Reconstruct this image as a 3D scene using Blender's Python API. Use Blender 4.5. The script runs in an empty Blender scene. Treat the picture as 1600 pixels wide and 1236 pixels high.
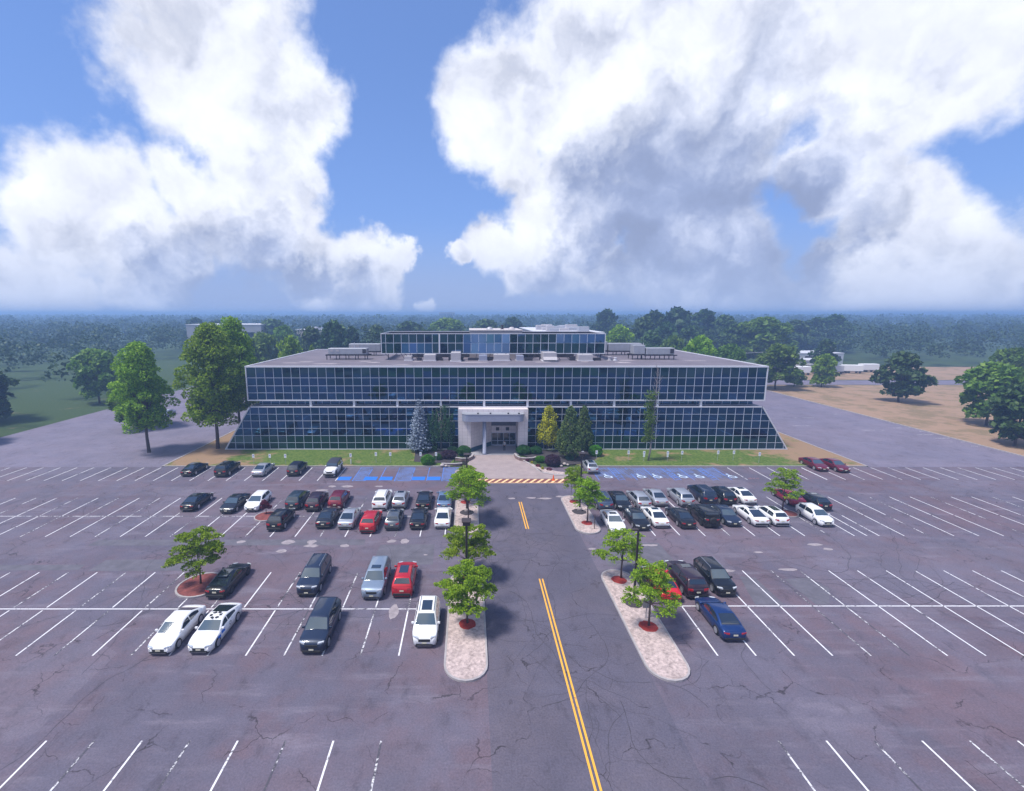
import bpy, bmesh, math, random
import numpy as np
from mathutils import Vector

# ------------------------------------------------------------------ camera, sky, sun, exposure
SC = bpy.context.scene
COL = SC.collection
R = math.radians
F, CX, CY, TH, H = 740.0, 733.0, 618.0, R(9.81), 23.95     # calibrated from the stall grid (2.7 m stalls, 5 ft glass module)
cam_d = bpy.data.cameras.new("camera")
cam = bpy.data.objects.new("camera", cam_d); COL.objects.link(cam)
cam.location = (0, 0, H); cam.rotation_euler = (math.pi/2 - TH, 0, 0)
cam_d.sensor_width = 36; cam_d.lens = 36*F/1600; cam_d.shift_x = (800-CX)/1600
cam_d.clip_start = 0.5; cam_d.clip_end = 30000
SC.camera = cam
SC.view_settings.view_transform = 'Standard'
SC.view_settings.look = 'None'
SC.view_settings.exposure = 0.80
SC.view_settings.gamma = 1
SC.cycles.max_bounces = 6
SC.cycles.volume_bounces = 1
SC.cycles.diffuse_bounces = 3
SC.cycles.transparent_max_bounces = 8
SC.cycles.use_denoising = True
SC.cycles.sample_clamp_indirect = 6

SUN_EL, SUN_AZ = R(63), R(250)      # azimuth clockwise from +Y: behind the camera, to the left
def raydir(px, py):
    u = (px-CX)/F; v = (py-CY)/F
    d = Vector((u, math.cos(TH)-v*math.sin(TH), -math.sin(TH)-v*math.cos(TH)))
    return d
def G(px, py, h=0.0):
    """ground point (height h) seen at a pixel of the survey photograph"""
    d = raydir(px, py); t = (h-H)/d.z
    return (d.x*t, d.y*t)
def Z_at(py, D):
    d = raydir(CX, py)
    return H + D*d.z/d.y

class NT:
    """tiny node helper"""
    def __init__(s, tree): s.t = tree; s.n = tree.nodes; s.l = tree.links
    def node(s, typ, **kw):
        n = s.n.new(typ)
        for k, v in kw.items():
            if k.startswith('i_'):
                key = k[2:]; key = int(key) if key.isdigit() else key.replace('_', ' ')
                s.put(n.inputs[key], v)
            else: setattr(n, k, v)
        return n
    def put(s, sock, v):
        if isinstance(v, bpy.types.NodeSocket): s.l.new(v, sock)
        elif isinstance(v, (tuple, list)) and sock.type == 'RGBA' and len(v) == 3: sock.default_value = (*v, 1)
        else: sock.default_value = v
    def math(s, op, a, b=0.0, c=0.0, clamp=False):
        n = s.n.new('ShaderNodeMath'); n.operation = op; n.use_clamp = clamp
        s.put(n.inputs[0], a); s.put(n.inputs[1], b)
        if op in ('SMOOTH_MAX', 'SMOOTH_MIN', 'MULTIPLY_ADD'): s.put(n.inputs[2], c)
        return n.outputs[0]
    def vmath(s, op, a, b=(0,0,0)):
        n = s.n.new('ShaderNodeVectorMath'); n.operation = op
        s.put(n.inputs[0], a)
        if op == 'SCALE': s.put(n.inputs[3], b)
        else: s.put(n.inputs[1], b)
        return n.outputs['Value'] if op in ('DISTANCE', 'LENGTH', 'DOT_PRODUCT') else n.outputs[0]
    def ramp(s, v, a, b, lo=0.0, hi=1.0, smooth=True):
        n = s.n.new('ShaderNodeMapRange'); n.interpolation_type = 'SMOOTHSTEP' if smooth else 'LINEAR'
        s.put(n.inputs[0], v); n.inputs[1].default_value = a; n.inputs[2].default_value = b
        n.inputs[3].default_value = lo; n.inputs[4].default_value = hi
        return n.outputs[0]
    def mix(s, fac, a, b, mode='MIX'):
        n = s.n.new('ShaderNodeMix'); n.data_type = 'RGBA'; n.blend_type = mode
        s.put(n.inputs[0], fac); s.put(n.inputs[6], a); s.put(n.inputs[7], b)
        return n.outputs[2]
    def noise(s, vec, scale, detail=4, rough=.55, dist=0.0):
        n = s.n.new('ShaderNodeTexNoise'); s.put(n.inputs['Vector'], vec)
        n.inputs['Scale'].default_value = scale; n.inputs['Detail'].default_value = detail
        n.inputs['Roughness'].default_value = rough; n.inputs['Distortion'].default_value = dist
        return n.outputs['Fac']

world = bpy.data.worlds.new("World"); SC.world = world; world.use_nodes = True
def build_world():
    w = NT(world.node_tree); w.n.clear()
    out = w.node('ShaderNodeOutputWorld')
    sky = w.node('ShaderNodeTexSky'); sky.sky_type = 'NISHITA'; sky.sun_disc = False
    sky.sun_elevation = SUN_EL; sky.sun_rotation = SUN_AZ
    sky.air_density = 1.0; sky.dust_density = 0.6; sky.ozone_density = 3.0
    tc = w.node('ShaderNodeTexCoord'); d = tc.outputs['Generated']
    # warp the direction so cloud outlines billow
    nz = w.node('ShaderNodeTexNoise'); w.put(nz.inputs['Vector'], d); nz.inputs['Scale'].default_value = 7
    nz.inputs['Detail'].default_value = 7; nz.inputs['Roughness'].default_value = .6
    warp = w.vmath('SCALE', w.vmath('SUBTRACT', nz.outputs['Color'], (.5,.5,.5)), .13)
    p = w.vmath('ADD', d, warp)
    blobs = [(425,270,62),(385,255,55),(345,330,70),(400,345,75),(455,365,62),(500,400,62),(560,400,48),(600,430,45),(636,405,24),(520,460,52),(590,462,40),(300,300,55),(280,380,60),
             (810,262,62),(850,330,70),(770,390,48),(720,402,24),(830,405,62),(900,400,70),(940,300,100),(1040,290,110),(1120,300,90),(1050,390,85),(960,430,45),(1130,390,80),(1190,420,50),(1160,270,60),
             (1255,275,48),(1290,300,42),(1275,455,44),(1215,455,34),(1300,405,40),(1150,470,30),(676,478,18),(1350,440,60),(1400,330,70),(230,440,60),(150,330,90),(1500,420,80),(60,450,60),(780,170,90),(950,120,150),(1150,100,160),(430,150,80),(330,60,120),(1400,110,120)]
    acc = None
    for (x, y, r) in blobs:
        c = raydir(x, y).normalized(); rr = r/740*.98
        dist = w.vmath('DISTANCE', p, tuple(c))
        v = w.math('SUBTRACT', 1.0, w.math('DIVIDE', dist, rr))
        acc = v if acc is None else w.math('SMOOTH_MAX', acc, v, .18)
    n1 = w.noise(d, 8, 7, .56); n2 = w.noise(d, 2.3, 5, .55)
    nr = w.noise(p, 6.5, 5, .5); nrb = w.noise(w.vmath('ADD', p, (-.022, -.012, .034)), 6.5, 5, .5)
    # elsewhere in the sky: free clouds
    sep = w.node('ShaderNodeSeparateXYZ'); w.put(sep.inputs[0], d)
    behind = w.ramp(sep.outputs['Y'], .45, .1)
    free = w.math('MULTIPLY', w.math('MULTIPLY', w.math('SUBTRACT', n2, .50), 4.5), behind)
    acc = w.math('MAXIMUM', acc, w.math('SUBTRACT', free, w.math('MULTIPLY', w.math('SUBTRACT', 1.0, behind), 3)))
    dens = w.math('ADD', acc, w.math('MULTIPLY', w.math('SUBTRACT', n1, .5), 1.25))
    alpha = w.ramp(dens, -.10, .30)
    alpha = w.math('MULTIPLY', alpha, w.ramp(sep.outputs['Z'], -.03, .03))
    relief = w.math('MULTIPLY', w.math('SUBTRACT', nrb, nr), 3.2)
    # shaded bellies: blobs of thick cloud
    grey = None; p2 = w.vmath('ADD', d, w.vmath('SCALE', warp, 2.4))
    for (x, y, r) in [(1090,350,185),(980,330,110),(1200,340,120),(560,470,70),(370,450,110),(1190,450,110),(500,430,50),(880,440,80),(1290,420,60),(1000,460,90),(300,460,90)]:
        c = raydir(x, y).normalized()
        v = w.math('SUBTRACT', 1.0, w.math('DIVIDE', w.vmath('DISTANCE', p2, tuple(c)), r/740))
        grey = v if grey is None else w.math('MAXIMUM', grey, v)
    grey = w.math('ADD', w.ramp(grey, -.25, .75), w.math('MULTIPLY', w.math('SUBTRACT', n2, .5), .6))
    lit = w.math('SUBTRACT', w.math('ADD', w.math('MULTIPLY', relief, .8), 1.0), w.math('MULTIPLY', grey, 1.0))
    lit = w.math('ADD', lit, w.math('MULTIPLY', w.ramp(dens, .5, .05), .2))
    lit = w.math('SMOOTH_MIN', w.math('SMOOTH_MAX', lit, 0.0, .25), 1.0, .2)
    ccol = w.mix(lit, (2.9, 3.55, 5.5), (7.4, 7.7, 8.7))
    ccol = w.vmath('SCALE', ccol, w.ramp(w.math('ADD', relief, w.math('MULTIPLY', w.math('SUBTRACT', n1, .5), 1.2)), -.5, .5, .84, 1.10, False))
    ccol = w.mix(w.ramp(sep.outputs['Z'], .16, .0, 0, .62), ccol, (3.2, 4.05, 6.2))
    # air above the horizon is pale
    skc = w.mix(w.ramp(sep.outputs['Z'], .0, .5, .75, .45), w.vmath('MULTIPLY', sky.outputs[0], (.56, .82, 1.2)), (2.1, 3.3, 6.7))
    skc = w.mix(w.ramp(sep.outputs['Z'], .20, .0), skc, (2.8, 3.65, 5.9))
    colr = w.mix(w.math('MULTIPLY', alpha, .97), skc, ccol)
    bg = w.node('ShaderNodeBackground'); w.put(bg.inputs[0], colr); bg.inputs[1].default_value = .075
    w.l.new(bg.outputs[0], out.inputs['Surface'])
build_world()

sun_d = bpy.data.lights.new("sun", 'SUN'); sun_d.energy = 2.7; sun_d.angle = R(12); sun_d.color = (1, .95, .87)
sun = bpy.data.objects.new("sun", sun_d); COL.objects.link(sun)
sd = Vector((math.sin(SUN_AZ)*math.cos(SUN_EL), math.cos(SUN_AZ)*math.cos(SUN_EL), math.sin(SUN_EL)))
sun.rotation_euler = sd.to_track_quat('Z', 'Y').to_euler(); sun.location = sd*200

# ------------------------------------------------------------------ object helpers
rnd = random.Random(7)
NPR = np.random.default_rng(11)
def mesh_of(name, V, Fc, mat, smooth=False, fmat=None):
    me = bpy.data.meshes.new(name); me.from_pydata(V, [], Fc)
    for m in (mat if isinstance(mat, (list, tuple)) else [mat]): me.materials.append(m)
    if smooth: me.polygons.foreach_set('use_smooth', [True]*len(me.polygons))
    if fmat: me.polygons.foreach_set('material_index', fmat)
    me.update(); return me
class MB:
    """collects boxes, tubes and loose faces and links them as ONE mesh object"""
    def __init__(s): s.V = []; s.F = []
    def add(s, V, Fc):
        n = len(s.V); s.V += [tuple(v) for v in V]; s.F += [tuple(i+n for i in f) for f in Fc]
    def box(s, x0, x1, y0, y1, z0, z1):
        s.add([(x0,y0,z0),(x1,y0,z0),(x1,y1,z0),(x0,y1,z0),(x0,y0,z1),(x1,y0,z1),(x1,y1,z1),(x0,y1,z1)],
              [(0,3,2,1),(4,5,6,7),(0,1,5,4),(1,2,6,5),(2,3,7,6),(3,0,4,7)])
    def bbox(s, x0, x1, y0, y1, z0, z1, b=.03):
        """box with chamfered upright and top edges"""
        def ring(i, z): return [(x0+i+b,y0+i,z),(x1-i-b,y0+i,z),(x1-i,y0+i+b,z),(x1-i,y1-i-b,z),(x1-i-b,y1-i,z),(x0+i+b,y1-i,z),(x0+i,y1-i-b,z),(x0+i,y0+i+b,z)]
        V = ring(0, z0)+ring(0, z1-b)+ring(b, z1)
        Fc = [tuple(range(7,-1,-1)), tuple(range(16,24))]
        for k in (0, 8):
            for i in range(8): Fc.append((k+i, k+(i+1)%8, k+8+(i+1)%8, k+8+i))
        s.add(V, Fc)
    def tube(s, pts, rads, n=8, caps=True):
        pts = [Vector(p) for p in pts]
        if not isinstance(rads, (list, tuple)): rads = [rads]*len(pts)
        base = len(s.V)
        for i, p in enumerate(pts):
            d = (pts[min(i+1, len(pts)-1)]-pts[max(i-1, 0)])
            if d.length < 1e-9: d = Vector((0,0,1))
            d.normalize(); a = d.orthogonal().normalized() if abs(d.z) < .95 else Vector((1,0,0))
            a = (a - d*a.dot(d)).normalized(); b = d.cross(a)
            for k in range(n):
                t = 2*math.pi*k/n; s.V.append(tuple(p+(a*math.cos(t)+b*math.sin(t))*rads[i]))
        for i in range(len(pts)-1):
            for k in range(n):
                s.F.append((base+i*n+k, base+i*n+(k+1)%n, base+(i+1)*n+(k+1)%n, base+(i+1)*n+k))
        if caps:
            s.F.append(tuple(base+k for k in range(n-1,-1,-1))); s.F.append(tuple(base+(len(pts)-1)*n+k for k in range(n)))
    def lathe(s, prof, n=16, axis='Z', c=(0,0,0)):
        base = len(s.V)
        for (r, h) in prof:
            for k in range(n):
                t = 2*math.pi*k/n; a, b = r*math.cos(t), r*math.sin(t)
                s.V.append((c[0]+a, c[1]+b, c[2]+h) if axis == 'Z' else (c[0]+h, c[1]+a, c[2]+b))
        for i in range(len(prof)-1):
            for k in range(n): s.F.append((base+i*n+k, base+i*n+(k+1)%n, base+(i+1)*n+(k+1)%n, base+(i+1)*n+k))
        s.F.append(tuple(base+k for k in range(n-1,-1,-1))); s.F.append(tuple(base+(len(prof)-1)*n+k for k in range(n)))
    def prism(s, poly, z0, z1):
        n = len(poly)
        s.add([(x,y,z0) for x,y in poly]+[(x,y,z1) for x,y in poly],
              [tuple(range(n-1,-1,-1)), tuple(range(n,2*n))]+[(i,(i+1)%n,n+(i+1)%n,n+i) for i in range(n)])
    def poly(s, pts, z=None):
        s.add([(p[0],p[1],z) for p in pts] if z is not None else pts, [tuple(range(len(pts)))])
    def build(s, name, mat, parent=None, smooth=False):
        o = bpy.data.objects.new(name, mesh_of(name, s.V, s.F, mat, smooth)); COL.objects.link(o)
        if parent: o.parent = parent
        return o
def tag(o, label=None, cat=None, group=None, kind=None):
    if label: o['label'] = label
    if cat: o['category'] = cat
    if group: o['group'] = group
    if kind: o['kind'] = kind
    return o
def empty(name, loc, rz=0.0, sc=1.0):
    o = bpy.data.objects.new(name, None); COL.objects.link(o); o.location = loc; o.rotation_euler = (0,0,rz)
    o.scale = (sc,)*3 if isinstance(sc, (int, float)) else sc; o.empty_display_size = .3
    return o
def copy_tree(o, parent=None):
    c = o.copy(); COL.objects.link(c); c.parent = parent
    for ch in [k for k in o.children]: copy_tree(ch, c)
    return c
def structure(o): return tag(o, kind='structure')

# ------------------------------------------------------------------ materials
def mat(name, col, rough=.6, metal=0.0, spec=.5, coat=0.0, var=0.0, vscale=3.0, bump=0.0, bscale=40.0, emit=None):
    m = bpy.data.materials.new(name); m.use_nodes = True
    t = NT(m.node_tree); b = m.node_tree.nodes['Principled BSDF']
    b.inputs['Base Color'].default_value = (*col, 1); b.inputs['Roughness'].default_value = rough
    b.inputs['Metallic'].default_value = metal; b.inputs['Specular IOR Level'].default_value = spec
    b.inputs['Coat Weight'].default_value = coat; b.inputs['Coat Roughness'].default_value = .06
    if var > 0 or bump > 0:
        tc = t.node('ShaderNodeTexCoord').outputs['Object']
        if var > 0:
            n = t.noise(tc, vscale, 5, .6)
            f = t.ramp(n, .3, .7, 1-var, 1+var, False)
            t.put(b.inputs['Base Color'], t.vmath('SCALE', (col[0],col[1],col[2]), f))
        if bump > 0:
            bn = t.node('ShaderNodeBump'); bn.inputs['Strength'].default_value = bump
            t.put(bn.inputs['Height'], t.noise(tc, bscale, 3)); t.put(b.inputs['Normal'], bn.outputs[0])
    return m
def leaf_mat(name, c1, c2, c3, trans=.25, rough=.55, bias=.5, iw=.6, ns=1.1):
    """c1 dark, c2 mid, c3 light: varies leaf by leaf and clump by clump"""
    m = bpy.data.materials.new(name); m.use_nodes = True
    t = NT(m.node_tree); t.n.clear(); out = t.node('ShaderNodeOutputMaterial')
    g = t.node('ShaderNodeNewGeometry'); oi = t.node('ShaderNodeObjectInfo')
    tc = t.node('ShaderNodeTexCoord').outputs['Object']
    n = t.noise(tc, ns, 3)
    v = t.math('ADD', t.math('MULTIPLY', g.outputs['Random Per Island'], iw), t.math('MULTIPLY', t.math('SUBTRACT', n, .3), .9))
    v = t.math('ADD', v, bias-.5)
    a = t.mix(t.ramp(v, 0, .5, smooth=False), c1, c2); a = t.mix(t.ramp(v, .5, 1.0, smooth=False), a, c3)
    hs = t.node('ShaderNodeHueSaturation'); t.put(hs.inputs['Color'], a)
    t.put(hs.inputs['Hue'], t.math('ADD', .49, t.math('MULTIPLY', oi.outputs['Random'], .02)))
    t.put(hs.inputs['Value'], t.math('ADD', .85, t.math('MULTIPLY', oi.outputs['Random'], .3)))
    di = t.node('ShaderNodeBsdfPrincipled'); t.put(di.inputs['Base Color'], hs.outputs[0]); di.inputs['Roughness'].default_value = rough
    di.inputs['Specular IOR Level'].default_value = .25
    tr = t.node('ShaderNodeBsdfTranslucent'); t.put(tr.inputs['Color'], hs.outputs[0])
    mx = t.node('ShaderNodeMixShader'); mx.inputs[0].default_value = trans
    t.l.new(di.outputs[0], mx.inputs[1]); t.l.new(tr.outputs[0], mx.inputs[2]); t.l.new(mx.outputs[0], out.inputs[0])
    return m
def asphalt(name, c1, c2, c3, patch=1.0, crack=.5, scale=1.0):
    m = bpy.data.materials.new(name); m.use_nodes = True
    t = NT(m.node_tree); b = m.node_tree.nodes['Principled BSDF']
    g = t.node('ShaderNodeNewGeometry').outputs['Position']
    big = t.noise(g, .06*scale, 4, .6); mid = t.noise(g, .35*scale, 6, .65); fine = t.noise(g, 9, 3, .7)
    st = t.vmath('MULTIPLY', g, (.25, 1.6, 1)); streak = t.noise(st, .5, 5, .6)
    v = t.math('ADD', t.math('MULTIPLY', big, .6), t.math('MULTIPLY', mid, .4))
    c = t.mix(t.ramp(v, .4, .62), c1, c2)
    c = t.mix(t.math('MULTIPLY', t.ramp(streak, .52, .72), .55*patch), c, c3)
    # rectangular resurfaced panels
    vo = t.node('ShaderNodeTexVoronoi'); vo.distance = 'CHEBYCHEV'; vo.inputs['Scale'].default_value = .09
    t.put(vo.inputs['Vector'], t.vmath('MULTIPLY', g, (.7, 1.3, 0)))
    sep = t.node('ShaderNodeSeparateColor'); t.put(sep.inputs[0], vo.outputs['Color'])
    c = t.mix(t.math('MULTIPLY', t.ramp(sep.outputs[0], .0, 1.0, smooth=False), .35*patch), c, t.mix(sep.outputs[1], c1, c3))
    # hairline cracks
    wv = t.vmath('ADD', g, t.vmath('SCALE', t.node('ShaderNodeTexNoise', i_Scale=.5, i_Detail=5.0).outputs['Color'], 3.0))
    nn = t.node('ShaderNodeTexNoise'); t.put(nn.inputs['Vector'], g); nn.inputs['Scale'].default_value = .5; nn.inputs['Detail'].default_value = 6
    wv = t.vmath('ADD', g, t.vmath('SCALE', nn.outputs['Color'], 2.6))
    vc = t.node('ShaderNodeTexVoronoi'); vc.feature = 'DISTANCE_TO_EDGE'; vc.inputs['Scale'].default_value = .22; t.put(vc.inputs['Vector'], wv)
    ck = t.math('MULTIPLY', t.ramp(vc.outputs['Distance'], .012, .0), t.ramp(mid, .45, .6))
    c = t.mix(t.math('MULTIPLY', ck, crack), c, (.02,.018,.022))
    st2 = t.noise(t.vmath('MULTIPLY', g, (1.0, .55, 1)), .9, 5, .65)
    c = t.vmath('SCALE', c, t.ramp(st2, .52, .74, 1.0, .72))
    c = t.vmath('SCALE', c, t.ramp(t.noise(g, .16, 7, .7), .3, .7, .84, 1.16, False))
    c = t.vmath('SCALE', c, t.ramp(fine, .25, .75, .74, 1.26, False))
    t.put(b.inputs['Base Color'], c); b.inputs['Roughness'].default_value = .85; b.inputs['Specular IOR Level'].default_value = .3
    bn = t.node('ShaderNodeBump'); bn.inputs['Strength'].default_value = .25; bn.inputs['Distance'].default_value = .03
    t.put(bn.inputs['Height'], fine); t.put(b.inputs['Normal'], bn.outputs[0])
    return m
def paint_mat(name, col, wear=.35, under=(.07,.065,.085)):
    """road paint with worn-away spots"""
    m = bpy.data.materials.new(name); m.use_nodes = True
    t = NT(m.node_tree); b = m.node_tree.nodes['Principled BSDF']
    g = t.node('ShaderNodeNewGeometry').outputs['Position']
    n = t.math('ADD', t.math('MULTIPLY', t.noise(g, .5, 3), .5), t.math('MULTIPLY', t.noise(g, 5, 5, .7), .5))
    c = t.mix(t.ramp(n, .62-wear*.3, .70-wear*.3), col, under)
    t.put(b.inputs['Base Color'], c); b.inputs['Roughness'].default_value = .8
    return m
def tile_mat(name, col, joint, sx, sz, jw=.03, var=.08):
    """square cladding tiles on upright faces"""
    m = bpy.data.materials.new(name); m.use_nodes = True
    t = NT(m.node_tree); b = m.node_tree.nodes['Principled BSDF']
    g = t.node('ShaderNodeNewGeometry').outputs['Position']
    sp = t.node('ShaderNodeSeparateXYZ'); t.put(sp.inputs[0], g)
    u = t.math('DIVIDE', t.math('ADD', sp.outputs[0], t.math('MULTIPLY', sp.outputs[1], .87)), sx); v = t.math('DIVIDE', sp.outputs[2], sz)
    def line(x): 
        fr = t.math('FRACT', x); return t.math('LESS_THAN', fr, jw)
    ln = t.math('MAXIMUM', line(u), line(v))
    wn = t.node('ShaderNodeTexWhiteNoise'); wn.noise_dimensions = '2D'
    cb = t.node('ShaderNodeCombineXYZ'); t.put(cb.inputs[0], t.math('FLOOR', u)); t.put(cb.inputs[1], t.math('FLOOR', v)); t.put(wn.inputs[0], cb.outputs[0])
    c = t.vmath('SCALE', col, t.ramp(wn.outputs[0], 0, 1, 1-var, 1+var, False))
    c = t.vmath('SCALE', c, t.ramp(t.noise(g, .8, 5, .6), .3, .7, .93, 1.06, False))
    t.put(b.inputs['Base Color'], t.mix(ln, c, joint)); b.inputs['Roughness'].default_value = .7
    return m
M = {}
M['asphalt'] = asphalt('worn_asphalt', (.112,.102,.142), (.140,.097,.120), (.185,.162,.205), 1.25, .75)
M['asphalt_drive'] = asphalt('drive_asphalt', (.096,.089,.125), (.116,.100,.130), (.135,.122,.158), .4, .85)
M['asphalt_side'] = asphalt('side_asphalt', (.16,.145,.20), (.18,.155,.205), (.235,.205,.26), .6, .3)
def grass_mat(name, g1, g2, dry, dryness, near=False):
    m = bpy.data.materials.new(name); m.use_nodes = True
    t = NT(m.node_tree); b = m.node_tree.nodes['Principled BSDF']
    g = t.node('ShaderNodeNewGeometry').outputs['Position']
    a = t.noise(g, .12, 5, .6); f = t.noise(g, 2.5, 6, .7); q = t.noise(g, .35, 4, .6)
    c = t.mix(t.ramp(f, .35, .65), g1, g2)
    v = t.math('ADD', t.math('MULTIPLY', a, .55), t.math('MULTIPLY', q, .45))
    if near:   # trodden dry turf round the two ends of the building
        sp = t.node('ShaderNodeSeparateXYZ'); t.put(sp.inputs[0], g)
        e = t.math('ABSOLUTE', t.math('SUBTRACT', sp.outputs[0], 8.0))
        v = t.math('ADD', v, t.ramp(e, 38, 54, 0, .17))
    c = t.mix(t.ramp(v, .62-dryness*.25, .74-dryness*.25), c, dry)
    t.put(b.inputs['Base Color'], c); b.inputs['Roughness'].default_value = .9; b.inputs['Specular IOR Level'].default_value = .15
    bn = t.node('ShaderNodeBump'); bn.inputs['Strength'].default_value = .5; bn.inputs['Distance'].default_value = .1
    t.put(bn.inputs['Height'], f); t.put(b.inputs['Normal'], bn.outputs[0])
    return m
M['lawn'] = grass_mat('lawn_turf', (.052,.105,.018), (.135,.18,.042), (.28,.185,.115), .42, True)
M['field'] = grass_mat('open_ground', (.035,.065,.02), (.06,.09,.03), (.15,.13,.07), .2)
M['dry'] = grass_mat('dry_turf', (.20,.15,.09), (.26,.19,.115), (.33,.22,.15), .8)
M['curb'] = mat('curb_concrete', (.36,.33,.34), .85, var=.15, vscale=1.5)
M['pebble'] = mat('pebble_bed', (.44,.35,.335), .9, var=.42, vscale=4.5, bump=.6, bscale=12)
M['mulch'] = mat('red_mulch', (.30,.030,.022), .95, var=.35, vscale=14, bump=.8, bscale=18)
M['darkmulch'] = mat('dark_mulch', (.050,.042,.048), .95, var=.4, vscale=14, bump=.8, bscale=18)
M['apron'] = tile_mat('paver_apron', (.34,.27,.27), (.25,.20,.21), .6, 9e9, .05, .06)
M['apron_flat'] = mat('paver_apron_flat', (.33,.265,.265), .85, var=.14, vscale=.7)
M['slab'] = mat('entry_slab', (.34,.33,.36), .75, var=.08)
M['white_line'] = paint_mat('white_road_paint', (.72,.71,.75), .27)
M['worn_line'] = paint_mat('worn_road_paint', (.66,.65,.68), .55)
M['yellow_line'] = paint_mat('yellow_road_paint', (.80,.40,.045), .12)
M['blue_line'] = paint_mat('blue_road_paint', (.09,.20,.58), .3)
M['blue_box'] = paint_mat('blue_symbol_paint', (.02,.16,.62), .1)
M['red_band'] = mat('red_paver_band', (.20,.065,.055), .85, var=.2)
M['pale_patch'] = mat('pale_repair', (.30,.26,.28), .9, var=.25, vscale=2)
M['grey_patch'] = mat('grey_repair', (.115,.108,.135), .9, var=.2, vscale=1)
M['crack'] = mat('crack_filler', (.042,.038,.050), .8)
M['alu'] = mat('mullion_aluminium', (.52,.55,.66), .5, .1)
M['coping'] = mat('roof_coping', (.62,.62,.68), .5)
M['whitecol'] = mat('white_column', (.72,.72,.78), .5)
M['ledge'] = mat('ledge_panel', (.27,.28,.35), .6, var=.06)
M['roof'] = mat('gravel_roof', (.155,.135,.165), .95, var=.16, vscale=.25, bump=.3, bscale=8)
M['tile'] = tile_mat('stone_tile', (.70,.63,.64), (.33,.29,.31), .9, .62, .03, .04)
M['teal'] = mat('teal_band', (.02,.075,.12), .4)
M['canopy'] = mat('canopy_panel', (.30,.32,.42), .45, .2, var=.05)
M['doorglass'] = mat('door_glass', (.012,.016,.022), .08, spec=.8)
M['hvac'] = mat('hvac_housing', (.36,.37,.42), .5, .2, var=.08, vscale=1)
M['hvac_pale'] = mat('pale_duct', (.42,.40,.43), .55, var=.1)
M['steel_dark'] = mat('dark_steel', (.025,.022,.035), .6)
M['bark'] = mat('tree_bark', (.085,.06,.055), .9, var=.3, vscale=4)
M['bark_grey'] = mat('pale_bark', (.24,.21,.22), .9, var=.3, vscale=4)
M['pole'] = mat('bronze_pole', (.055,.042,.045), .55, .3)
M['concrete'] = mat('concrete', (.40,.35,.34), .85, var=.12)
M['sign'] = mat('sign_white', (.80,.80,.82), .5)
M['sign_blue'] = mat('sign_blue', (.03,.12,.45), .5)
M['sign_back'] = mat('sign_back', (.30,.31,.33), .5, .4)
M['brick'] = tile_mat('planter_stone', (.24,.155,.145), (.12,.09,.09), .42, .2, .09, .25)
M['orange'] = mat('cone_orange', (.75,.12,.02), .5)
def glass_wall(name, tint, base):
    m = bpy.data.materials.new(name); m.use_nodes = True
    t = NT(m.node_tree); t.n.clear(); out = t.node('ShaderNodeOutputMaterial')
    g = t.node('ShaderNodeNewGeometry')
    v = g.outputs['Random Per Island']
    di = t.node('ShaderNodeBsdfDiffuse'); t.put(di.inputs[0], t.mix(v, base, tuple(c*1.9 for c in base)))
    gl = t.node('ShaderNodeBsdfGlossy'); gl.inputs['Roughness'].default_value = .025
    pn = t.noise(g.outputs['Position'], .16, 3)
    pc = t.mix(t.ramp(t.math('ADD', t.math('MULTIPLY', v, .5), t.math('MULTIPLY', pn, .9)), .55, .95), tint, (tint[0]*.6, tint[1]*.80, tint[2]*.66))
    t.put(gl.inputs['Color'], t.vmath('SCALE', pc, t.ramp(t.math('FRACT', t.math('MULTIPLY', v, 7.3)), 0, 1, .72, 1.15, False)))
    pos = g.outputs['Position']
    bn = t.node('ShaderNodeBump'); bn.inputs['Strength'].default_value = .02; bn.inputs['Distance'].default_value = .3
    t.put(bn.inputs['Height'], t.noise(pos, .6, 2)); t.put(gl.inputs['Normal'], bn.outputs[0])
    lw = t.node('ShaderNodeLayerWeight'); lw.inputs['Blend'].default_value = .25
    mx = t.node('ShaderNodeMixShader'); t.put(mx.inputs[0], t.math('ADD', .74, t.math('MULTIPLY', lw.outputs['Facing'], .25)))
    t.l.new(di.outputs[0], mx.inputs[1]); t.l.new(gl.outputs[0], mx.inputs[2]); t.l.new(mx.outputs[0], out.inputs[0])
    return m
M['glass'] = glass_wall('mirror_glass', (.060,.155,.315), (.002,.005,.012))
M['glass_low'] = glass_wall('mirror_glass_low', (.060,.155,.315), (.002,.005,.012))
M['glass_top'] = glass_wall('mirror_glass_top', (.15,.24,.42), (.002,.006,.014))
# ------------------------------------------------------------------ ground, drives, markings
def sheet(name, poly, z, m, th=None):
    b = MB()
    if th: b.prism(poly, z-th, z)
    else: b.poly(poly, z)
    return structure(b.build(name, m))
def rect(x0, x1, y0, y1): return [(x0,y0),(x1,y0),(x1,y1),(x0,y1)]
sheet('ground', rect(-9000, 9000, -2500, 15000), -.03, M['field'])
sheet('parking_lot', rect(-190, 190, -22, 72.05), 0.0, M['asphalt'])
sheet('side_road', rect(-92, -48.8, 72.05, 260), .004, M['asphalt_side'])
sheet('side_lot', rect(63.4, 94, 72.05, 152), .004, M['asphalt_side'])
sheet('back_road', rect(94, 190, 160, 171), .008, M['asphalt_side'])
sheet('dry_verge', rect(94.3, 260, 72.05, 159), .05, M['dry'])
sheet('dry_field', rect(60, 400, 172, 215), .03, M['dry'])
sheet('main_drive', rect(1.2, 12.2, -22, 64.6), .004, M['asphalt_drive'])
sheet('cross_aisle', rect(-190, 190, 59.3, 64.7), .006, M['asphalt_side']) if False else None
b = MB()
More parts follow.
